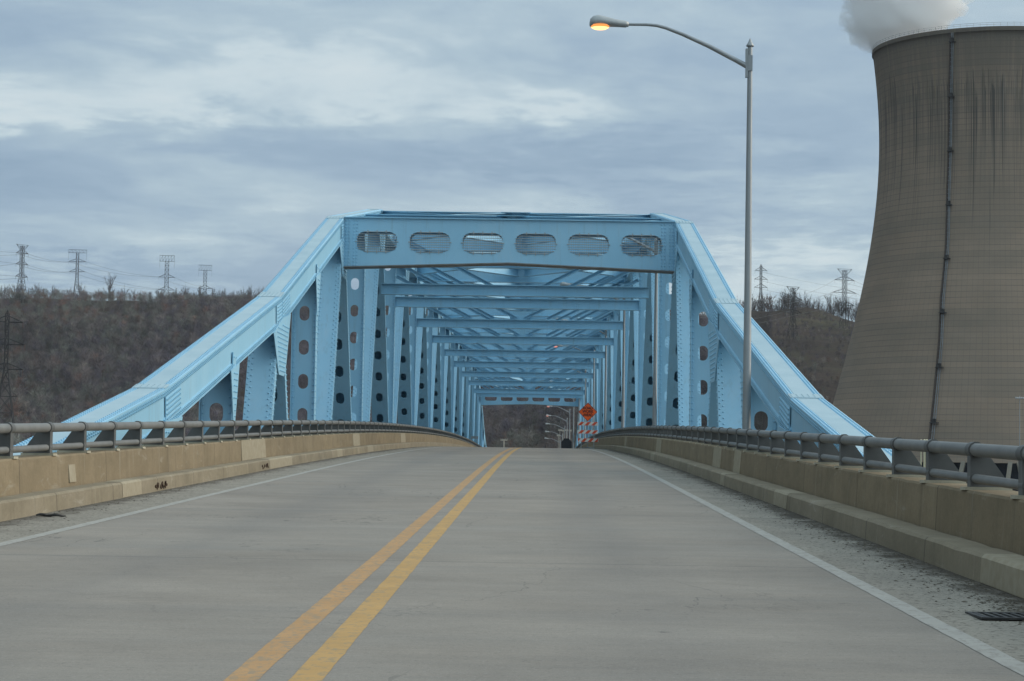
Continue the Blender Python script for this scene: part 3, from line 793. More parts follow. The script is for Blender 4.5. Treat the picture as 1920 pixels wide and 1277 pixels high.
# ------------------------------------------------------------------ road work sign, barricade, black sign, plate
M['orange'] = simple('fluorescent_orange_sheet', (.92, .115, .016), (.95, .145, .022), 8, .5)
M['stripe_o'] = simple('barricade_orange', (.62, .075, .03), (.70, .10, .04), 8, .5)
M['stripe_w'] = simple('barricade_white', (.62, .62, .58), (.72, .72, .68), 8, .5)
M['black'] = simple('sign_black', (.012, .013, .016), (.022, .023, .027), 8, .6)
def text_mesh(txt, size, sx=1.0):
    cu = bpy.data.curves.new('lettering', 'FONT'); cu.body = txt; cu.size = size; cu.align_x = 'CENTER'; cu.align_y = 'CENTER'; cu.extrude = .004; cu.offset = .006
    o = bpy.data.objects.new('lettering', cu); COL.objects.link(o)
    me = bpy.data.meshes.new_from_object(o.evaluated_get(bpy.context.evaluated_depsgraph_get()))
    bpy.data.objects.remove(o); 
    me.transform(Matrix.Rotation(pi / 2, 4, 'X') @ Matrix.Diagonal((sx, 1, 1, 1)))
    me.materials.clear(); me.materials.append(M['black']); return me
YB = 121.0; XB = 3.80; zb = zr(YB)
ba = thing('barricade', (XB, YB, zb), 'three-rail orange and white striped barricade below the road work sign', 'barricade')
for k, (h, dx) in enumerate(((1.42, 0), (.955, .0), (.49, .03))):
    mb = MB(); w = 1.17; x0 = XB - w / 2 + dx; hh = .20
    mb.box(x0, x0 + w, YB - .012, YB + .012, zb + h - hh / 2, zb + h + hh / 2, 0)
    sp = w / 3.1
    for i in range(-1, 4):
        a = x0 + i * sp + (.02, .04, .18)[k]
        xa0, xa1, xb0, xb1 = a, a + .19, a + .19, a + .38
        poly = [(a, zb + h - hh / 2 + .004), (a + .19, zb + h - hh / 2 + .004), (a + .37, zb + h + hh / 2 - .004), (a + .18, zb + h + hh / 2 - .004)]
        poly = [(min(max(p[0], x0 + .003), x0 + w - .003), p[1]) for p in poly]
        if max(p[0] for p in poly) - min(p[0] for p in poly) > .03: mb.prism(poly, YB - .016, YB - .0125, 'y', 1)
    mb.build('barricade_rail', [M['stripe_w'], M['stripe_o']], ba)
for dx in (-.36, .36):
    mb = MB(); mb.box(XB + dx - .025, XB + dx + .025, YB + .014, YB + .06, zb + .05, zb + 1.56); mb.build('upright', M['galv'], ba)
    mb = MB(); mb.box(XB + dx - .03, XB + dx + .03, YB - .55, YB + .6, zb + .004, zb + .05); mb.build('foot', M['galv'], ba)
sgn = thing('road_work_sign', (XB, YB + .2, zb), 'orange diamond road sign reading ROAD WORK AHEAD above the striped barricade', 'road sign')
mb = MB(); cz = zb + 2.09; R0 = .535; ys = YB + .18
def diamond(r, rc=.04): 
    out = []
    for k in range(4):
        a = pi / 2 * k; c = (cos(a) * r, sin(a) * r)
        for e in (-1, 0, 1):
            tx, tz = -sin(a), cos(a)
            out.append((XB + c[0] * (1 - .05 * abs(e)) + tx * e * .03, cz + c[1] * (1 - .05 * abs(e)) + tz * e * .03))
    return out
mb.prism(diamond(R0), ys, ys + .008, 'y', 0)
pn = mb.build('sign_panel', M['orange'], sgn)
mb = MB(); A_, B_ = diamond(R0 - .012), diamond(R0 - .04); n = len(A_)
mb.add([(p[0], ys - .002, p[1]) for p in A_] + [(p[0], ys - .002, p[1]) for p in B_], [(i, (i + 1) % n, n + (i + 1) % n, n + i) for i in range(n)]); mb.build('border', M['black'], pn)
for txt, h, sx in (('ROAD', .215, .92), ('WORK', .02, .92), ('AHEAD', -.175, .74)):
    o = link('lettering', text_mesh(txt, .215, sx), pn); o.location = Vector((XB, ys - .004, cz + h)) - sgn.location
mb = MB(); mb.box(XB - .025, XB + .025, ys + .012, ys + .05, zb + .03, cz + .3); mb.build('post', M['galv'], sgn)
mb = MB()
for e in (-1, 1): mb.beam((XB, ys + .03, zb + .1), (XB + e * .34, ys + .45, zb + .015), .05, .03, (0, 0, 1)); mb.beam((XB, ys + .03, zb + .1), (XB + e * .34, ys - .1, zb + .015), .05, .03, (0, 0, 1))
mb.build('stand', M['galv'], sgn)
yb_ = 250.0; zb_ = zr(yb_); xb_ = 4.22
bs = thing('black_sign', (xb_, yb_, zb_), 'black eight-sided sign just over the crest beside the distant lamps', 'sign')
mb = MB(); cz = zb_ + 2.3
mb.prism([(xb_ + .61 * cos(a) / cos(pi / 8), cz + .74 * sin(a) / cos(pi / 8)) for a in [pi / 8 + k * pi / 4 for k in range(8)]], yb_, yb_ + .01, 'y'); mb.build('sign_panel', M['black'], bs)
mb = MB(); mb.box(xb_ - .03, xb_ + .03, yb_ + .012, yb_ + .06, zb_, cz + .4); mb.build('post', M['galv'], bs)
yl = 198.0; zl = zr(yl)
ps = thing('sign_plate', (-4.98, yl, zl), 'small grey plate sign by the left truss near the crest', 'sign')
mb = MB(); mb.box(-5.3, -4.62, yl, yl + .012, zl + 1.48, zl + 1.72); mb.build('sign_panel', M['galv'], ps)
mb = MB(); 
for dx in (-.25, .25): mb.box(-4.96 + dx - .02, -4.96 + dx + .02, yl + .014, yl + .045, zl + .0, zl + 1.7)
mb.build('post', M['galv'], ps)

# ------------------------------------------------------------------ terrain
GZ = -12.0
HAZE = 3.5e-5
ridge = [(-700, 560, 1800), (-200, 560, 1800), (0, 569, 1800), (170, 573, 1800), (330, 572, 1800), (490, 576, 1850), (700, 582, 1900), (1000, 597, 1950), (1250, 600, 1800), (1420, 603, 1500), (1500, 606, 1480), (1600, 613, 1450), (1760, 640, 1450), (2000, 660, 1450), (2600, 690, 1450)]
rt = [(azel(x, y)[0], azel(x, y)[1], r) for x, y, r in ridge]
raz = np.array([a for a, _, _ in rt]); rel = np.array([e for _, e, _ in rt]); rrd = np.array([r for _, _, r in rt])
def vnoise(x, y, seed=0):
    v = np.zeros_like(x, dtype=float)
    r = np.random.default_rng(seed)
    for k in range(22):
        f = 1 / (25 * 1.24 ** k); a = r.random() * 6.28; p = r.random() * 6.28
        v += np.sin(x * f * 6.28 * math.cos(a) + y * f * 6.28 * math.sin(a) + p) / f ** .85 * .012
    return v
def ground(x, y):
    x = np.asarray(x, float); y = np.asarray(y, float)
    dx = x - CX; r = np.hypot(dx, y); az = np.arctan2(dx, y)
    e = np.interp(az, raz, rel); rr = np.interp(az, raz, rrd)
    behind = np.clip((np.abs(az) - .33) / .5, 0, 1); e = e * (1 - behind) + .045 * behind; rr = rr * (1 - behind) + 1700 * behind
    r0 = np.where(az > .105, 860., 1040.) 
    zt = CH + e * rr - 0
    t = np.clip((r - r0) / (rr - r0), 0, 1)
    prof = t ** .92
    z = GZ + (zt - GZ) * prof
    amp = np.clip(t * 3, 0, 1) * np.clip((1 - t) * 5, 0, 1)
    z = z + amp * vnoise(x, y, 3) * 1.1
    # grassy mound and benches on the right hillside
    for (px, py, d, w, hgt) in ((1516, 612, 1400, 20, 6.5), (1450, 655, 1220, 60, 4), (1560, 690, 1150, 60, 5)):
        p = at(px, py, d); g_ = np.exp(-(((x - p.x) / w) ** 2 + ((y - p.y) / (w * 1.1)) ** 2)); z = z + g_ * hgt * (np.abs(az) < .5)
    z = np.where(r > rr, zt - (r - rr) * .03, z)
    band = np.clip(1 - np.abs(y - MID) / 85, 0, 1) * np.clip((1600 - np.abs(x)) / 400, 0, 1)
    return z - 7 * np.clip(band * 4, 0, 1) * (t <= 0)
def ground_mat():
    t = NT('hillside_ground'); c = t.coord()
    base = t.mix(t.g(t.noise(.011, 6, .6, c), .35, .65), (.060, .047, .040), (.084, .064, .052))
    grass = t.g(t.noise(.018, 6, .65, t.coord((1, .6, 1))), .50, .62)
    o = t.xyz(c); right = t.g(t.math('DIVIDE', t.math('SUBTRACT', o[0], t.math('MULTIPLY', o[1], .085)), 120), 0, .4)
    base = t.mix(t.math('MULTIPLY', grass, right), base, (.082, .074, .050))
    shr = t.g(t.noise(.06, 6, .7, c), .45, .62)
    base = t.mix(t.math('MULTIPLY', shr, .7), base, (.042, .034, .032))
    tan = t.g(t.noise(.03, 5, .6, t.coord((1, .4, 3), (0, 0, .3))), .62, .72)
    base = t.mix(t.math('MULTIPLY', t.math('MULTIPLY', tan, right), .8), base, (.135, .108, .072))
    t.bump(t.noise(.25, 6, .75, c), 1, 2)
    return t.out(base, 1, 0, .05)
M['ground'] = ground_mat()
azs = np.concatenate([np.linspace(-pi, -.40, 50)[:-1], np.linspace(-.40, .45, 300), np.linspace(.45, pi, 50)[1:]])
rs = np.concatenate([[0], np.linspace(40, 780, 24), np.linspace(800, 2000, 130), np.geomspace(2050, 4200, 12)])
AZ, RS = np.meshgrid(azs, rs); GX = CX + RS * np.sin(AZ); GY = RS * np.cos(AZ); GZZ = ground(GX, GY)
V = np.stack([GX, GY, GZZ], -1).reshape(-1, 3); n = len(azs)
I, J = np.meshgrid(np.arange(len(rs) - 1), np.arange(n - 1), indexing='ij')
Q = np.stack([I * n + J, I * n + J + 1, (I + 1) * n + J + 1, (I + 1) * n + J], -1).reshape(-1, 4)
tag(link('ground', npmesh('ground', V, Q[:, ::-1], M['ground'], smooth=True)), kind='structure')
t = NT('river_water'); M['water'] = t.out((.03, .04, .045), .12, 0, .5); t.bump(t.noise(.8, 4, .6, t.coord()), .25, .3)
mb = MB(); mb.add([(-1500, MID - 80, -16), (1500, MID - 80, -16), (1500, MID + 80, -16), (-1500, MID + 80, -16)], [(0, 1, 2, 3)])
tag(mb.build('river_water', M['water'], recalc=False), kind='structure')

# ------------------------------------------------------------------ cooling tower
D0 = 722.0; pc = at(1863, 300, D0); TC = Vector((pc.x, pc.y, 0)); azc = math.atan2(pc.x - CX, pc.y)
prof = []
for (px, py) in [(1635, 92), (1636, 98.6), (1641, 140), (1644.7, 184), (1647.5, 230), (1648.3, 270), (1647.6, 310), (1646, 342), (1640, 408), (1631.5, 465), (1616.5, 537), (1606.7, 588), (1591, 654.5), (1573.4, 713), (1561.6, 756), (1547, 806), (1527, 868)]:
    a, e = azel(px, py); dl = azc - a; R = D0 * sin(dl); prof.append((R, CH + D0 * cos(dl) * e))
zs_ = np.array([p[1] for p in prof][::-1]); Rs_ = np.array([p[0] for p in prof][::-1])
ZB = 4.0
zz_ = np.linspace(ZB, zs_[-1] - 2.5, 90)
cf = np.polyfit(zs_, Rs_, 5); Rf = lambda z: float(np.polyval(cf, z))
ZT = float(zz_[-1])
ct = thing('cooling_tower', (TC.x, TC.y, GZ), 'huge weathered concrete cooling tower with dark streaks below its rim', 'cooling tower')
M['tower'] = tower_mat()
mb = MB(); mb.lathe([(Rf(z), z) for z in zz_] + [(Rf(ZT) + .35, ZT), (Rf(ZT) + .35, ZT + 1.3), (Rf(ZT) - .6, ZT + 1.3)] + [(Rf(z) - .9, z) for z in zz_[::-1]] + [(Rf(ZB), ZB)], (TC.x, TC.y, 0), 160)
for k in range(len(mb.sm)): mb.sm[k] = (k // 160) < 89 or (k // 160) > 92
sh = mb.build('shell', M['tower'], ct, origin=(TC.x, TC.y, 0)); sh.location = Vector((0, 0, -GZ))
nA = 26; M['col'] = simple('tower_column_concrete', (.22, .20, .16), (.30, .27, .22), .5, .9, 0, .2)
for i in range(nA):
    mb = MB(); a0 = azc + pi + .13 + 2 * pi * i / nA; Rb = Rf(ZB); 
    for s in (-1, 1):
        a1, a2 = a0 + s * .022, a0 + s * .065
        mb.beam((TC.x + (Rb - .6) * sin(a1), TC.y + (Rb - .6) * cos(a1), ZB + .2), (TC.x + (Rb + 5) * sin(a2), TC.y + (Rb + 5) * cos(a2), GZ), 1.3, 1.3, (cos(a1), -sin(a1), 0))
    mb.build('column', M['col'], ct)
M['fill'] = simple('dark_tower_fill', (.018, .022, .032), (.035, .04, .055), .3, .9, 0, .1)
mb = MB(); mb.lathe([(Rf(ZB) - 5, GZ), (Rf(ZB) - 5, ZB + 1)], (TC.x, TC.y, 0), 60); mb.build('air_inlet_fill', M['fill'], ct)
mb = MB(); nr = 120; Rr = Rf(ZT) + .25
for h in (ZT + 1.9, ZT + 2.5): mb.tube([(TC.x + Rr * sin(2 * pi * j / nr), TC.y + Rr * cos(2 * pi * j / nr), h) for j in range(nr + 1)], .05, 4, cap=False)
for j in range(nr):
    a = 2 * pi * j / nr; mb.tube([(TC.x + Rr * sin(a), TC.y + Rr * cos(a), ZT + 1.25), (TC.x + Rr * sin(a), TC.y + Rr * cos(a), ZT + 2.55)], .05, 4, cap=False)
mb.build('rim_railing', M['galv'], ct)
# caged ladder with platforms and a rusty pipe beside it; azimuth on the shell read from the photograph
def on_shell(px, py):
    r = ray(px, py); best = None
    lo = 600.0
    for k in range(2600):
        d = 600 + k * .05; p = CAM + r * (d / math.hypot(r.x, r.y))
        if math.hypot(p.x - TC.x, p.y - TC.y) <= Rf(min(max(p.z, ZB), ZT)): return math.atan2(p.x - TC.x, p.y - TC.y), p.z
    return None
path = [on_shell(x, y) for x, y in ((1787, 75), (1785, 160), (1784, 240), (1781, 360), (1779, 460), (1770, 560), (1767, 640), (1758, 740), (1749, 830))]
path = [p for p in path if p]
pz = np.array([p[1] for p in path][::-1]); pa = np.array([p[0] % (2 * pi) for p in path][::-1])
def shellpt(z, off, da=0.0):
    a = float(np.interp(z, pz, pa)) + da; R = Rf(z) + off; return Vector((TC.x + R * sin(a), TC.y + R * cos(a), z))
mb = MB(); zl_ = np.linspace(ZB + 1, ZT, 60)
for da in (-.006, .006): mb.tube([shellpt(z, .5, da) for z in zl_], .12, 5)
for z in np.arange(ZB + 1, ZT, 1.4): mb.tube([shellpt(z, .45, -.007), shellpt(z, 1.3, -.007), shellpt(z, 1.3, .007), shellpt(z, .45, .007)], .05, 4)
M['pipe'] = simple('grey_pipe_steel', (.20, .22, .24), (.30, .32, .34), .5, .5, .4)
mb.build('ladder', M['pipe'], ct)
for z in np.linspace(ZB + 12, ZT - 3, 8):
    mb = MB()
    c = [shellpt(z, .2, -.025), shellpt(z, 1.5, -.025), shellpt(z, 1.5, .022), shellpt(z, .2, .022)]
    mb.hexa([*c, *[p + Vector((0, 0, .25)) for p in c]]); c = [shellpt(z + .249, .5, -.012), shellpt(z + .249, 1.4, -.012), shellpt(z + .249, 1.4, .012), shellpt(z + .249, .5, .012)]
    mb.box(0, 0, 0, 0, 0, 0) if False else mb.hexa([*c, *[p + Vector((0, 0, 1.1)) for p in c]])
    mb.build('platform', M['iron'], ct)
M['rustpipe'] = simple('rusty_pipe', (.055, .042, .035), (.10, .075, .06), .8, .8)
mb = MB(); mb.tube([shellpt(z, .35, .020) for z in zl_], .30, 8); mb.build('drain_pipe', M['rustpipe'], ct)

# steam rising from the tower
sc_ = at(1702, 0, D0 - 5); bm_v = []
def steam_mesh():
    import bmesh
    bm = bmesh.new(); bmesh.ops.create_icosphere(bm, subdivisions=5, radius=1)
    for v in bm.verts:
        d = v.co.normalized(); n = .16 * sin(5 * d.x + 2.1) * sin(4.3 * d.y + 1) + .11 * sin(9 * d.z + 4 * d.x) * sin(8 * d.y + .5) + .06 * sin(17 * d.x + 13 * d.z + 2) 
        v.co = d * (1 + n)
        v.co.x *= 22; v.co.y *= 13; v.co.z *= 30 if v.co.z > 0 else 17
        v.co.z += .30 * v.co.x if v.co.z < 0 else 0
        v.co.z -= .18 * 0 * v.co.x
    me = bpy.data.meshes.new('steam_plume'); bm.to_mesh(me); bm.free(); return me
st = link('steam_plume', steam_mesh()); st.location = sc_
tag(st, 'grey white steam plume pouring over the left rim of the cooling tower', 'steam plume')
def steam_mat():
    m = bpy.data.materials.new('steam'); m.use_nodes = True; N = m.node_tree.nodes; L = m.node_tree.links
    N.remove(N['Principled BSDF'])
    pv = N.new('ShaderNodeVolumePrincipled'); pv.inputs['Color'].default_value = (.998, .998, .998, 1); pv.inputs['Anisotropy'].default_value = .0
    tc = N.new('ShaderNodeTexCoord'); mp = N.new('ShaderNodeMapping'); mp.inputs['Scale'].default_value = (1 / 22, 1 / 13, 1 / 24)
    L.new(tc.outputs['Object'], mp.inputs[0])
    ln = N.new('ShaderNodeVectorMath'); ln.operation = 'LENGTH'; L.new(mp.outputs[0], ln.inputs[0])
    ns = N.new('ShaderNodeTexNoise'); ns.inputs['Scale'].default_value = .13; ns.inputs['Detail'].default_value = 6; ns.inputs['Roughness'].default_value = .58; L.new(tc.outputs['Object'], ns.inputs['Vector'])
    a = N.new('ShaderNodeMath'); a.operation = 'MULTIPLY_ADD'; a.inputs[1].default_value = 1.7; a.inputs[2].default_value = .16; L.new(ns.outputs[0], a.inputs[0])
    b = N.new('ShaderNodeMath'); b.operation = 'SUBTRACT'; L.new(a.outputs[0], b.inputs[0]); L.new(ln.outputs['Value'], b.inputs[1])
    c = N.new('ShaderNodeMapRange'); c.inputs[1].default_value = 0; c.inputs[2].default_value = .14; c.inputs[3].default_value = 0; c.inputs[4].default_value = .30; L.new(b.outputs[0], c.inputs[0])
    L.new(c.outputs[0], pv.inputs['Density']); L.new(pv.outputs[0], N['Material Output'].inputs['Volume'])
    return m
st.data.materials.append(steam_mat())

# ------------------------------------------------------------------ transmission towers and lines
M['lattice'] = simple('weathered_lattice_steel', (.055, .055, .06), (.085, .085, .09), 1, .7, .2)
M['lattice_dark'] = simple('dark_lattice_steel', (.035, .034, .036), (.06, .055, .055), 1, .7, .2)
M['cable'] = simple('cable_grey', (.10, .10, .11), (.14, .14, .15), 1, .7)
M['insul'] = simple('brown_insulator', (.12, .05, .035), (.17, .075, .05), 1, .6)
tips = {}
def lattice(key, px, ptop, pbase, dist, arms, style, label, mat='lattice', bw=.16, rot=0.3, th=.20, group='transmission towers on the ridges'):
    top = at(px, ptop, dist); base = at(px, pbase, dist); H = top.z - base.z + 2; b = Vector((base.x, base.y, base.z - 2))
    t = thing('transmission_tower', b, label, 'transmission tower', group, 0)
    cr, sr = cos(rot), sin(rot)
    L = lambda x, y, z: (b.x + x * cr - y * sr, b.y + x * sr + y * cr, b.z + z)
    waist = .55; wt = {'t': .045, 'slim': .03, 'std': .05, 'box': .07}[style] * H
    half = lambda f: (bw * H / 2) * (1 - f / waist) + wt / 2 * (f / waist) if f < waist else wt / 2
    levels = [0, .16, .30, .42, .52, .60, .68, .76, .84, .92, 1.0]
    mb = MB(); cn = ((-1, -1), (1, -1), (1, 1), (-1, 1))
    for cxx, cyy in cn:
        mb.tube([L(cxx * half(f), cyy * half(f), f * H) for f in levels], th * .7, 4, sm=False)
    for f0, f1 in zip(levels, levels[1:]):
        for i in range(4):
            a, c = cn[i], cn[(i + 1) % 4]
            mb.tube([L(a[0] * half(f0), a[1] * half(f0), f0 * H), L(c[0] * half(f1), c[1] * half(f1), f1 * H)], th * .42, 3, sm=False, cap=False)
            mb.tube([L(c[0] * half(f0), c[1] * half(f0), f0 * H), L(a[0] * half(f1), a[1] * half(f1), f1 * H)], th * .42, 3, sm=False, cap=False)
            mb.tube([L(a[0] * half(f1), a[1] * half(f1), f1 * H), L(c[0] * half(f1), c[1] * half(f1), f1 * H)], th * .42, 3, sm=False, cap=False)
    mb.build('lattice_body', M[mat], t)
    tips[key] = []
    for (f, w) in arms:
        hh = .05 * H; w2 = w * H
        for s in (-1, 1):
            mb = MB(); tip = L(s * w2, 0, f * H)
            for cyy in (-1, 1):
                mb.tube([L(s * half(f), cyy * half(f), f * H), tip], th * .75, 3, sm=False)
                mb.tube([L(s * half(f), cyy * half(f), f * H + hh), tip], th * .65, 3, sm=False)
            for q in (.35, .7): mb.tube([L(s * (half(f) + (w2 - half(f)) * q), half(f) * (1 - q), f * H), L(s * (half(f) + (w2 - half(f)) * q), half(f) * (1 - q), f * H + hh * (1 - q))], th * .35, 3, sm=False)
            tips[key].append(Vector(tip)); mb.build('cross_arm', M[mat], t)
        for s in (-1, 1):
            mb = MB(); mb.tube([L(s * w2, 0, f * H), L(s * w2, 0, f * H - .05 * H)], th * .35, 4)
            mb.build('insulator', M['insul' if mat == 'lattice_dark' else mat], t)
    mb = MB()
    if style in ('t', 'box'):
        w2 = (.16 if style == 't' else .135) * H; hz = (.055 if style == 't' else .11) * H
        for z in (H, H + hz):
            for cyy in (-1, 1): mb.tube([L(-w2, cyy * wt / 2, z), L(w2, cyy * wt / 2, z)], th * .42, 4, sm=False)
        for k in range(6):
            x = -w2 + 2 * w2 * k / 5
            for cyy in (-1, 1):
                mb.tube([L(x, cyy * wt / 2, H), L(x, cyy * wt / 2, H + hz)], th * .28, 3, sm=False)
                if k < 5: mb.tube([L(x, cyy * wt / 2, H), L(x + w2 / 2.5, cyy * wt / 2, H + hz)], th * .26, 3, sm=False)
        for s in (-1, 1): mb.tube([L(s * w2, 0, H), L(s * w2, 0, H - .13 * H)], th * .3, 3)
        tips[key] += [Vector(L(-w2, 0, H - .1 * H)), Vector(L(w2, 0, H - .1 * H))]
    elif style == 'std':
        w2 = .12 * H
        for cyy in (-1, 1):
            mb.tube([L(-w2, 0, H + .02 * H), L(-half(1), cyy * half(1), H - .07 * H)], th * .5, 3, sm=False); mb.tube([L(w2, 0, H + .02 * H), L(half(1), cyy * half(1), H - .07 * H)], th * .5, 3, sm=False)
            mb.tube([L(-w2, 0, H + .02 * H), L(w2, 0, H + .02 * H)], th * .5, 3, sm=False); 
        mb.tube([L(-w2, 0, H + .02 * H), L(0, 0, H - .02 * H), L(w2, 0, H + .02 * H)], th * .45, 3, sm=False)
        tips[key] += [Vector(L(-w2, 0, H + .02 * H)), Vector(L(w2, 0, H + .02 * H))]
    else:
        mb.tube([L(0, 0, H - .02 * H), L(0, 0, H + .03 * H)], th * .8, 4)
        for q in cn: mb.tube([L(q[0] * half(1), q[1] * half(1), H), L(0, 0, H + .03 * H)], th * .5, 3)
        tips[key] += [Vector(L(0, 0, H + .03 * H))]
    mb.build('tower_top', M[mat], t)
    return t
lattice('L1', 39, 461, 572, 1700, [(.88, .12), (.70, .12), (.50, .12)], 'std', 'leftmost ridge pylon with a slanting top, above bare trees', rot=.9, th=.26)
lattice('L2', 143, 474, 573, 1790, [(.84, .155), (.66, .14)], 't', 'broad T-topped ridge pylon second from the left', rot=.1, th=.22)
lattice('L3', 311, 490, 585, 1830, [(.70, .15), (.46, .15)], 'box', 'box-topped ridge pylon third from the left', rot=.15, th=.24)
lattice('L4', 383, 507, 592, 1900, [(.62, .15)], 'box', 'smallest box-topped ridge pylon nearest the blue truss', rot=.15, th=.22)
lattice('R1', 1426, 499, 612, 1750, [(.93, .10), (.79, .11), (.66, .11)], 'slim', 'slim pale pylon beside the tall lamp post', rot=.2, th=.22, bw=.2)
lattice('R2', 1486, 540, 656, 1230, [(.82, .17), (.62, .17)], 'std', 'middle pylon standing low on the right hillside', 'lattice_dark', rot=.5, th=.20, bw=.17)
lattice('R3', 1583, 507, 632, 1330, [(.86, .16), (.68, .19), (.50, .17)], 'std', 'tall three-armed pylon next to the cooling tower', 'lattice_dark', rot=.4, th=.20, bw=.13)
lattice('LD', 8, 588, 800, 850, [(.93, .13), (.74, .15), (.53, .14), (.30, .10)], 'slim', 'dark pylon at the left edge in front of the wooded hillside', 'lattice_dark', rot=.15, th=.28, bw=.17)
def cable(name, a, b, sag, r, label, group):
    a, b = Vector(a), Vector(b); mb = MB(); pts_ = []
    for i in range(17):
        t_ = i / 16; p = a.lerp(b, t_); p.z -= .4 * sag * 4 * t_ * (1 - t_); pts_.append(p)
    mb.tube(pts_, r, 4, sm=True); o = mb.build('power_line', M['cable'], origin=a); tag(o, label, 'power line', group)
GP = 'power lines between the pylons'
k = 0
offL = [at(-160, y, 1650) for y in (440, 470, 500, 452, 485, 520)]
for i, p in enumerate(tips['L1'][:6]): cable('c', offL[i], p, 6, .11, 'thin cables running off the left edge from the leftmost ridge pylon', GP)
for i in range(4): cable('c', tips['L1'][i], tips['L2'][i], 7, .10, 'thin cables between the leftmost pylon and the T-topped pylon', GP)
for i in range(4): cable('c', tips['L2'][i], tips['L3'][i], 8, .09, 'thin cables between the T-topped pylon and the box-topped pylon', GP)
for i in range(2): cable('c', tips['L3'][i], tips['L4'][i], 4, .08, 'thin cables between the two box-topped pylons', GP)
for i in range(2): cable('c', tips['L4'][i], at(560, 566 + 8 * i, 1990), 4, .08, 'thin cables dropping from the smallest ridge pylon to the truss', GP)
for i in range(4): cable('c', tips['R2'][i], tips['R3'][i], 5, .06, 'thin cables between the middle pylon and the three-armed pylon', GP)
for i in range(4): cable('c', at(1200, 590 + 14 * i, 1100), tips['R2'][i], 6, .06, 'thin cables coming out of the truss to the middle pylon', GP)
for i in range(3): cable('c', tips['R1'][2 * i], at(1760, 560 + 16 * i, 1600), 8, .07, 'thin cables from the slim pale pylon towards the cooling tower', GP)
for i in range(4): cable('c', tips['R3'][i], at(1760, 560 + 16 * i, 1150), 5, .06, 'thin cables from the three-armed pylon towards the cooling tower', GP)

# ------------------------------------------------------------------ small far things
M['wood'] = simple('pale_pole_wood', (.42, .37, .30), (.54, .48, .40), 2, .8)
def upole(px, ptop, dist, w, label, group=None, rad=.16):
    top = at(px, ptop, dist); zg = float(ground(np.array([top.x]), np.array([top.y]))[0]) - .3
    t = thing('utility_pole', (top.x, top.y, zg), label, 'utility pole', group)
    mb = MB(); mb.tube([(top.x, top.y, zg), (top.x, top.y, top.z)], rad, 8); mb.build('pole', M['wood'], t)
    mb = MB(); mb.box(top.x - w / 2, top.x + w / 2, top.y - .2, top.y - .08, top.z - .5, top.z - .22)
    for q in (-.45, -.2, .2, .45): mb.box(top.x + q * w - .06, top.x + q * w + .06, top.y - .2, top.y - .08, top.z - .22, top.z + .1)
    mb.build('cross_arm', M['wood'], t)
upole(945, 823, 620, 2.0, 'lone pale pole with a crossarm above the crest, left of the yellow lines')
for i, (x, y) in enumerate(((1050, 805), (1056, 806), (1062, 805), (1047, 815), (1069, 806))): upole(x, y, 660 + 12 * i, 1.0, 'small pale utility poles clustered beside the black sign', 'utility poles beyond the bridge', .075)
# flood light mast at the right edge
p = at(1912, 742, 430); zg = float(ground(np.array([p.x]), np.array([p.y]))[0])
t = thing('floodlight_mast', (p.x, p.y, zg), 'thin mast with a row of white floodlights at the right edge', 'floodlight mast')
mb = MB(); mb.tube([(p.x, p.y, zg), (p.x, p.y, p.z)], [.13, .07], 8); mb.build('pole', M['galv'], t)
M['whitelamp'] = simple('white_enamel', (.7, .7, .7), (.8, .8, .8), 3, .4)
mb = MB(); mb.box(p.x - .8, p.x + .9, p.y - .05, p.y + .05, p.z - .62, p.z - .55); mb.build('bar', M['galv'], t)
for q in range(5):
    mb = MB(); x = p.x - .72 + q * .36; mb.hexa([(x - .1, p.y - .25, p.z - .56), (x + .1, p.y - .25, p.z - .56), (x + .13, p.y + .1, p.z - .54), (x - .13, p.y + .1, p.z - .54), (x - .1, p.y - .32, p.z - .3), (x + .1, p.y - .32, p.z - .3), (x + .13, p.y + .08, p.z - .26), (x - .13, p.y + .08, p.z - .26)]); mb.build('floodlight', M['whitelamp'], t)
# cream posts and blue pipe rack by the tower foot
M['cream'] = simple('cream_painted_steel', (.60, .54, .36), (.70, .63, .44), 1, .6)
for (x, w, lab) in ((1727, .10, 'slim cream post behind the right railing, left of the pair'), (1733.5, .15, 'cream post in the pair behind the right railing'), (1737.5, .15, 'right hand cream post of the pair behind the right railing')):
    p = at(x, 826, 150); zg = float(ground(np.array([p.x]), np.array([p.y]))[0]); mb = MB(); mb.tube([(p.x, p.y, zg), (p.x, p.y, p.z)], w / 2, 10); mb.lathe([(w / 2 + .02, -.02), (w / 2 + .02, .04), (0, .10)], p, 10)
    tag(mb.build('bollard_post', M['cream'], origin=(p.x, p.y, zg)), lab, 'post')
M['bluepipe'] = simple('blue_pipe_rail', (.10, .16, .34), (.14, .21, .40), 1, .5)
p = at(1880, 912, 230); t = thing('pipe_rack', (p.x, p.y, GZ - 1), 'blue pipe rack behind the right railing at the tower foot', 'pipe rack')
mb = MB()
for h in (0, .35): mb.tube([(p.x - .9, p.y, p.z + h), (p.x + 6, p.y, p.z + h)], .06, 8)
mb.build('pipes', M['bluepipe'], t)
for q in (0, 2.2, 4.4):
    mb = MB(); mb.box(p.x + q - .06, p.x + q + .06, p.y - .06, p.y + .06, GZ - 1, p.z + .5); mb.build('leg', M['bluepipe'], t)

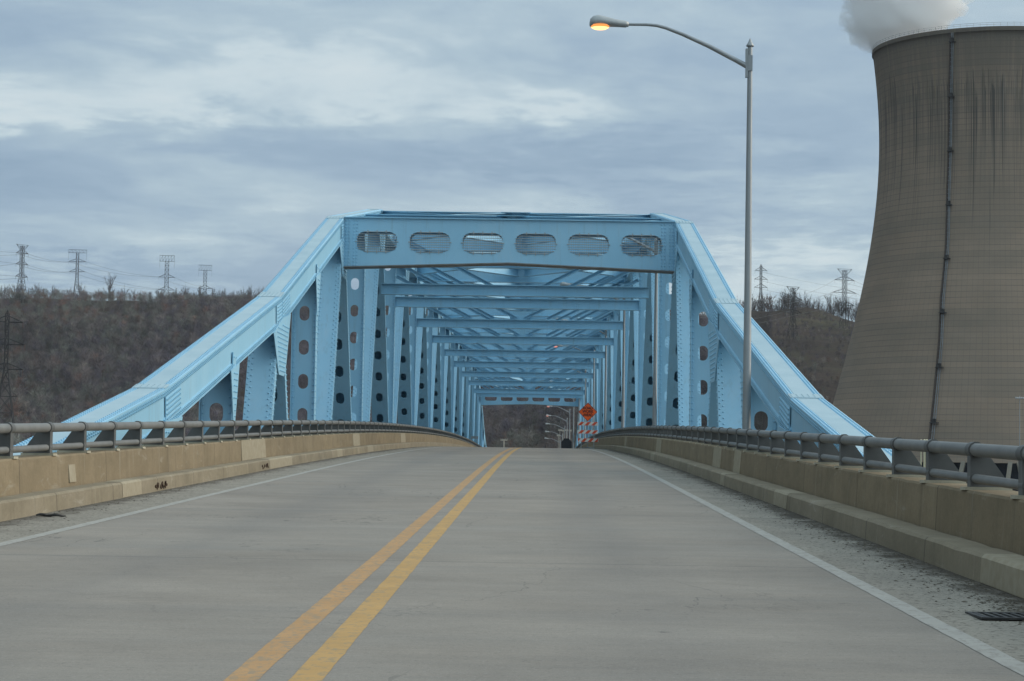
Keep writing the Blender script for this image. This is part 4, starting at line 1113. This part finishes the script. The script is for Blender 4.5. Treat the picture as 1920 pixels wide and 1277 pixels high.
# ------------------------------------------------------------------ trees
def tree_mat(name, tintmul=1.0):
    t = NT(name); a = t.n('ShaderNodeAttribute', attribute_name='tint'); t.out(a.outputs['Color'], 1, 0, .05); return t.m
M['forest'] = tree_mat('bare_branches')
M['bark'] = simple('grey_bark', (.085, .072, .068), (.13, .112, .104), 1.2, .95, 0, .1)
M['twig'] = simple('bare_twigs', (.095, .078, .074), (.135, .112, .102), .8, .95, 0, .05)
M['twig_red'] = simple('russet_leaves', (.095, .042, .026), (.13, .06, .036), .8, .95, 0, .05)
def tri(V, T, p, q, w):
    b = len(V); d = q - p; s = np.cross(d, rng.normal(size=3)); s = s / (np.linalg.norm(s) + 1e-9) * w / 2
    V += [p - s, p + s, q]; T.append((b, b + 1, b + 2))
def grow(seed, H, spread, ntw):
    r = np.random.default_rng(seed); tr = MB(); V, T = [], []
    lean = r.normal(0, .03, 2); top = np.array([lean[0] * H, lean[1] * H, H * .62])
    tr.tube([(0, 0, -1), tuple(top * .5), tuple(top)], [H * .016, H * .012, H * .006], 5)
    limbs = []
    for k in range(13):
        f = .40 + .60 * k / 13; p = top * f; a = r.random() * 6.28
        ln = H * spread * (.35 + .65 * r.random()) * (1.15 - .45 * f); e = p + np.array([cos(a) * ln, sin(a) * ln, H * (.18 + .24 * r.random())])
        m_ = (p + e) / 2 + np.array([0, 0, -.02 * H]); tr.tube([tuple(p), tuple(m_), tuple(e)], [H * .0065, H * .0045, H * .002], 3, cap=False)
        limbs.append((p, m_, e))
    limbs.append((top, top * 1.2, top + np.array([lean[0], lean[1], .38 * H])))
    tr.tube([tuple(top), tuple(limbs[-1][2])], [H * .006, H * .002], 4)
    for k in range(ntw):
        p, m_, e = limbs[r.integers(len(limbs))]; u = r.random() ** .7
        s = (p * (1 - 2 * u) + m_ * 2 * u) if u < .5 else (m_ * (2 - 2 * u) + e * (2 * u - 1))
        d = (e - p) / (np.linalg.norm(e - p) + 1e-6) + r.normal(0, .55, 3) + np.array([0, 0, .35]); d /= np.linalg.norm(d)
        q = s + d * H * (.07 + .12 * r.random()); tri(V, T, s, q, .08 + .07 * r.random())
        if r.random() < .6:
            q2 = s + (d + r.normal(0, .7, 3)) * H * .08; tri(V, T, (s + q) / 2, q2, .09)
    return tr, np.array(V), np.array(T)
protos = []
for i in range(8):
    H = 1.0
    tr, V, T = grow(50 + i, 16.0, .25 + .05 * (i % 3), 300)
    me_t = tr.build('trunk', M['bark'], recalc=False); 
    me_c = npmesh('crown', V, T, M['twig'])
    protos.append((me_t.data, me_c)); bpy.data.objects.remove(me_t)
def put_tree(px, dist, sc, label, group, i, red=False, wide=1.0, zoff=0):
    a = azel(px, 600)[0]; x, y = CX + dist * sin(a), dist * cos(a)
    zg = float(ground(np.array([x]), np.array([y]))[0]) - .3 + zoff
    t = thing('bare_tree', (x, y, zg), label, 'tree', group, rng.random() * 6.28)
    t.scale = (sc * wide, sc * wide, sc)
    tr, cr = protos[i % 8]
    link('trunk', tr, t); c = link('crown', cr, t)
    if red:
        c.data = cr.copy(); c.data.materials[0] = M['twig_red']
    return t
x = -30; i = 0
print('ZT', ZT)
while x < 520:
    d = float(np.interp(x, [0, 490], [1800, 1850])); sc = .84 + .42 * rng.random()
    if 150 < x < 260 and rng.random() < .25: x += 6; continue
    put_tree(x, d - 6 + 40 * rng.random(), sc, 'bare grey tree in the row along the left ridge', 'bare trees along the left ridge', i); i += 1
    x += 5 + 9 * rng.random() if x < 300 else 3.2 + 4.5 * rng.random()
put_tree(203, 1792, 1.62, 'tallest bare tree, forking above its neighbours on the left ridge', None, 3)
x = 640
while x < 1420:
    d = float(np.interp(x, raz * 0 + np.array([r_[0] for r_ in ridge]), rrd))
    put_tree(x, d - 5, .9 + .3 * rng.random(), 'bare tree on the ridge glimpsed between the truss members', 'bare trees behind the truss', i); i += 1
    x += 9 + 8 * rng.random()
x = 1412
while x < 1660:
    d = float(np.interp(x, np.array([r_[0] for r_ in ridge]), rrd)); put_tree(x, d - 12 + 35 * rng.random(), .92 + .42 * rng.random(), 'bare grey tree in the row along the right hilltop', 'bare trees along the right hilltop', i); i += 1
    x += 2.6 + 4.5 * rng.random()
put_tree(1443, 1440, 1.0, 'russet leaved round tree on the right hilltop', None, 2, True, 1.1)
for q in (1470, 1479, 1489): put_tree(q, 1430, 1.05 + .1 * rng.random(), 'dark dense bare tree around the middle pylon', 'dark bare trees around the middle pylon', i, False, 1.3); i += 1
# wooded hillsides: one mass nobody could count
simp = []
for i in range(6):
    r = np.random.default_rng(200 + i); V, T = [], []
    H = 13.0; top = np.array([r.normal(0, .3), r.normal(0, .3), H * .8])
    tri(V, T, np.array([0, 0, -1.]), top, .34); tri(V, T, np.array([0, 0, -1.]), top, .34)
    for k in range(170):
        f = .25 + .75 * r.random(); a = r.random() * 6.28; s = top * f * .9; ln = H * (.10 + .24 * r.random()) * (1.2 - .6 * f)
        s = s + np.array([cos(a), sin(a), .5]) * ln * r.random() * .7
        e = s + np.array([cos(a) * ln, sin(a) * ln, H * (.08 + .20 * r.random())]) * .8; tri(V, T, s, e, .07 + .09 * r.random())
    simp.append((np.array(V), np.array(T)))
N = 12500
azq = rng.uniform(azel(-90, 600)[0], azel(1640, 600)[0], N); rmax = np.interp(azq, raz, rrd)
lim = np.where(azq < azel(300, 600)[0], 165, 75)
rq = 1050 + (rmax - lim - 1050) * rng.random(N) ** .8
right = azq > azel(1395, 600)[0]
keep = ~right | ((rng.random(N) < .30) & (rq > 900))
azq, rq, right, rmax_ = azq[keep], rq[keep], right[keep], rmax[keep]
tx, ty = CX + rq * np.sin(azq), rq * np.cos(azq); tz = ground(tx, ty)
clump = vnoise(tx * 2.2, ty * 2.2, 9); clump = (clump - clump.min()) / (clump.max() - clump.min())
broad = vnoise(tx * .9, ty * .9, 31); broad = (broad - broad.min()) / (broad.max() - broad.min())
cols = np.array([(.125, .098, .092), (.100, .082, .086), (.145, .115, .098), (.150, .142, .108), (.170, .098, .070), (.085, .074, .080)]) * np.array((1.08, 1.14, 1.30))
sparse = []
for i in range(4):
    r = np.random.default_rng(300 + i); V, T = [], []
    tri(V, T, np.array([0, 0, -1.]), np.array([0, 0, 10.5]), .35)
    for k in range(26):
        f = .25 + .75 * r.random(); a = r.random() * 6.28; ln = 13 * (.12 + .22 * r.random()) * (1.2 - .6 * f); p = np.array([0, 0, 10 * f])
        tri(V, T, p, p + np.array([cos(a) * ln, sin(a) * ln, 13 * (.06 + .2 * r.random())]), .45)
    sparse.append((np.array(V), np.array(T)))
NW = 11000; n0 = len(tx)
aw = np.where(rng.random(NW) < .5, rng.uniform(-.85, azel(-90, 600)[0], NW), rng.uniform(azel(1640, 600)[0], .95, NW))
rw = np.interp(aw, raz, rrd); rw = 1050 + (rw - 20 - 1050) * rng.random(NW) ** .8
wx, wy = CX + rw * np.sin(aw), rw * np.cos(aw)
tx = np.append(tx, wx); ty = np.append(ty, wy); tz = np.append(tz, ground(wx, wy)); clump = np.append(clump, rng.random(NW)); broad = np.append(broad, rng.random(NW) * .6 + .2)
rq = np.append(rq, rw); rmax_ = np.append(rmax_, rw + 400); right = np.append(right, np.zeros(NW, bool))
Vs, Ts, Cs = [], [], []; off = 0
for j in range(len(tx)):
    v, tt = simp[rng.integers(6)] if j < n0 else sparse[rng.integers(4)]; s = (.55 + .55 * rng.random()) * (.42 if right[j] else 1) * min(1, .40 + (rmax_[j] - rq[j]) / 500); a = rng.random() * 6.28
    w = s * (1.05 + .4 * rng.random())
    vv = np.stack([(v[:, 0] * cos(a) - v[:, 1] * sin(a)) * w + tx[j], (v[:, 0] * sin(a) + v[:, 1] * cos(a)) * w + ty[j], v[:, 2] * s + tz[j]], -1)
    ci = int(min(5, max(0, clump[j] * 5.2 + rng.normal(0, .8)))); c = cols[ci] * (.62 + .72 * rng.random()) * (.55 + .95 * broad[j])
    if rng.random() < .05: c = np.array((.26, .23, .20))
    Vs.append(vv); Ts.append(tt + off); off += len(vv); Cs.append(np.tile(np.append(c, 1), (len(vv), 1)))
tag(link('bare_woodland', npmesh('bare_woodland', np.concatenate(Vs), np.concatenate(Ts), M['forest'], np.concatenate(Cs))), 'leafless brown woodland covering the hillsides behind the bridge', 'woodland', kind='stuff')

# thin air between the camera and the hills
hm = bpy.data.materials.new('thin_air'); hm.use_nodes = True; hm.node_tree.nodes.remove(hm.node_tree.nodes['Principled BSDF'])
pv = hm.node_tree.nodes.new('ShaderNodeVolumePrincipled'); pv.inputs['Color'].default_value = (.80, .90, 1, 1); pv.inputs['Density'].default_value = HAZE; pv.inputs['Anisotropy'].default_value = .1
hm.node_tree.links.new(pv.outputs[0], hm.node_tree.nodes['Material Output'].inputs['Volume'])
mb = MB(); mb.box(-4300, 4300, -4300, 4300, -24, 225); tag(mb.build('haze', hm), kind='stuff')

# ------------------------------------------------------------------ sky, sun, camera
SUN_EL, SUN_AZ = R_(26), R_(78)            # azimuth clockwise from +Y (ahead) towards +X (right)
W = bpy.data.worlds.new('World'); S.world = W; W.use_nodes = True
t = NT.__new__(NT); t.t = W.node_tree; t.N = W.node_tree.nodes; t.tc = None
bg = t.N['Background']
sky = t.n('ShaderNodeTexSky', sky_type='NISHITA'); sky.sun_disc = False; sky.sun_elevation = SUN_EL; sky.sun_rotation = SUN_AZ; sky.dust_density = 2
tc = t.n('ShaderNodeTexCoord'); nm = t.n('ShaderNodeVectorMath', operation='NORMALIZE'); t.l(tc.outputs['Generated'], nm.inputs[0])
d = t.xyz(nm.outputs[0])
zc = t.math('MAXIMUM', d[2], 0.0)
den = t.math('ADD', zc, .09)
u = t.math('DIVIDE', d[0], den); v = t.math('DIVIDE', d[1], den)
uv = t.comb(u, v, 0)
wr = t.n('ShaderNodeTexNoise'); wr.inputs['Scale'].default_value = .9; wr.inputs['Detail'].default_value = 3; t.l(uv, wr.inputs['Vector'])
wv = t.n('ShaderNodeVectorMath', operation='MULTIPLY_ADD'); t.l(wr.outputs['Color'], wv.inputs[0]); wv.inputs[1].default_value = (.45, .45, 0); t.l(uv, wv.inputs[2])
n1 = t.noise(.95, 8, .55, wv.outputs[0]); n2 = t.noise(2.9, 8, .60, wv.outputs[0])
fac = t.math('ADD', t.math('MULTIPLY', n1, .69), t.math('MULTIPLY', n2, .31))
# broad lighter and darker bodies of the cloud deck
az = t.math('ARCTAN2', d[0], d[1]); el = t.math('ARCTAN2', d[2], t.math('SQRT', t.math('ADD', t.math('MULTIPLY', d[0], d[0]), t.math('MULTIPLY', d[1], d[1]))))
wn_ = t.noise(7, 4, .55, nm.outputs[0]); wn2 = t.noise(9, 4, .55, t.coord((1, 1, 2.2), (.5, .2, .1), 'Generated') if False else wv.outputs[0])
azw = t.math('ADD', az, t.math('MULTIPLY', t.math('SUBTRACT', wn_, .5), .14)); elw = t.math('ADD', el, t.math('MULTIPLY', t.math('SUBTRACT', wn2, .5), .05))
for (px, py, sx, sy, amp) in ((600, 130, 360, 62, .095), (480, 190, 240, 40, .06), (100, 215, 150, 40, .12), (1060, 205, 220, 28, .085), (1180, 470, 260, 22, .10), (1560, 480, 150, 30, .08), (820, 20, 260, 40, .03), (480, 440, 160, 16, .05), (150, 505, 420, 34, -.13), (1500, 20, 300, 50, .03),
                              (230, 60, 260, 45, -.06), (60, 300, 190, 70, -.07), (420, 270, 260, 40, -.06), (1200, 300, 380, 45, -.10), (900, 300, 200, 30, -.05), (240, 430, 400, 26, -.05), (1000, 110, 160, 30, -.03), (1320, 120, 200, 30, -.03), (1300, 400, 300, 18, -.05)):
    a, e = azel(px, py); e = math.atan(e)
    qa = t.math('DIVIDE', t.math('SUBTRACT', azw, a), sx / F); qe = t.math('DIVIDE', t.math('SUBTRACT', elw, e), sy / F)
    gss = t.math('EXPONENT', t.math('MULTIPLY', t.math('ADD', t.math('MULTIPLY', qa, qa), t.math('MULTIPLY', qe, qe)), -1.0))
    fac = t.math('ADD', fac, t.math('MULTIPLY', gss, amp))
cl = t.ramp(fac, [(.30, (.272, .383, .512)), (.43, (.348, .466, .587)), (.53, (.445, .567, .655)), (.61, (.59, .70, .755)), (.73, (.70, .78, .81))])
# overcast gets brighter overhead, and brighter towards the low sun on the right
up = t.math('MULTIPLY', t.g(d[2], .28, 1.0), .75)
wst = t.math('MULTIPLY', t.g(t.math('ADD', t.math('MULTIPLY', d[0], .9), t.math('MULTIPLY', d[1], -.1)), .35, 1.0), .7)
lft = t.math('MULTIPLY', t.g(t.math('MULTIPLY', d[0], -1.0), .30, .75), -.66)
gain = t.math('ADD', t.math('ADD', t.math('ADD', up, wst), lft), 1.0)
outv = t.g(t.math('SUBTRACT', 1.0, d[1]), .08, .45)
cl = t.mix(outv, cl, t.mix(1.0, cl, (1.10, 1.08, 1.03), 'MULTIPLY'))
bck = t.math('MULTIPLY', t.g(t.math('MULTIPLY', d[1], -1.0), .0, .6), .30)
gain = t.math('ADD', gain, bck)
gain = t.math('MULTIPLY', gain, 1.03)
sc3 = t.n('ShaderNodeVectorMath', operation='SCALE'); t.l(cl, sc3.inputs[0]); t.l(gain, sc3.inputs['Scale'])
sk = t.n('ShaderNodeVectorMath', operation='SCALE'); t.l(sky.outputs[0], sk.inputs[0]); sk.inputs['Scale'].default_value = .08
mx = t.mix(.90, sk.outputs[0], sc3.outputs[0])
t.l(mx, bg.inputs[0]); bg.inputs[1].default_value = 1.0
sl = bpy.data.lights.new('sun', 'SUN'); sl.energy = 2.1; sl.angle = R_(40); sl.color = (1, .87, .70)
so = bpy.data.objects.new('sun', sl); COL.objects.link(so)
sd = Vector((sin(SUN_AZ) * cos(SUN_EL), cos(SUN_AZ) * cos(SUN_EL), sin(SUN_EL)))
so.rotation_euler = sd.to_track_quat('Z', 'Y').to_euler(); so.location = (60, 0, 60)

cam = bpy.data.cameras.new('camera'); co = bpy.data.objects.new('camera', cam); COL.objects.link(co)
cam.sensor_width = 36; cam.lens = F / 1920 * 36; cam.clip_start = .1; cam.clip_end = 20000
fw = ray(960, 638.5).normalized(); rt_ = (ray(961, 638.5) - ray(960, 638.5)).normalized(); up_ = rt_.cross(fw)
m4 = Matrix((rt_, up_, -fw)).transposed().to_4x4(); m4.translation = CAM; co.matrix_world = m4
cam.dof.use_dof = False
S.camera = co
S.view_settings.view_transform = 'Standard'; S.view_settings.look = 'None'; S.view_settings.exposure = 0; S.view_settings.gamma = 1
S.cycles.volume_step_rate = 1.0; S.cycles.volume_max_steps = 256; S.cycles.volume_bounces = 28; S.cycles.max_bounces = 28; S.cycles.diffuse_bounces = 3; S.cycles.glossy_bounces = 2; S.cycles.transmission_bounces = 2
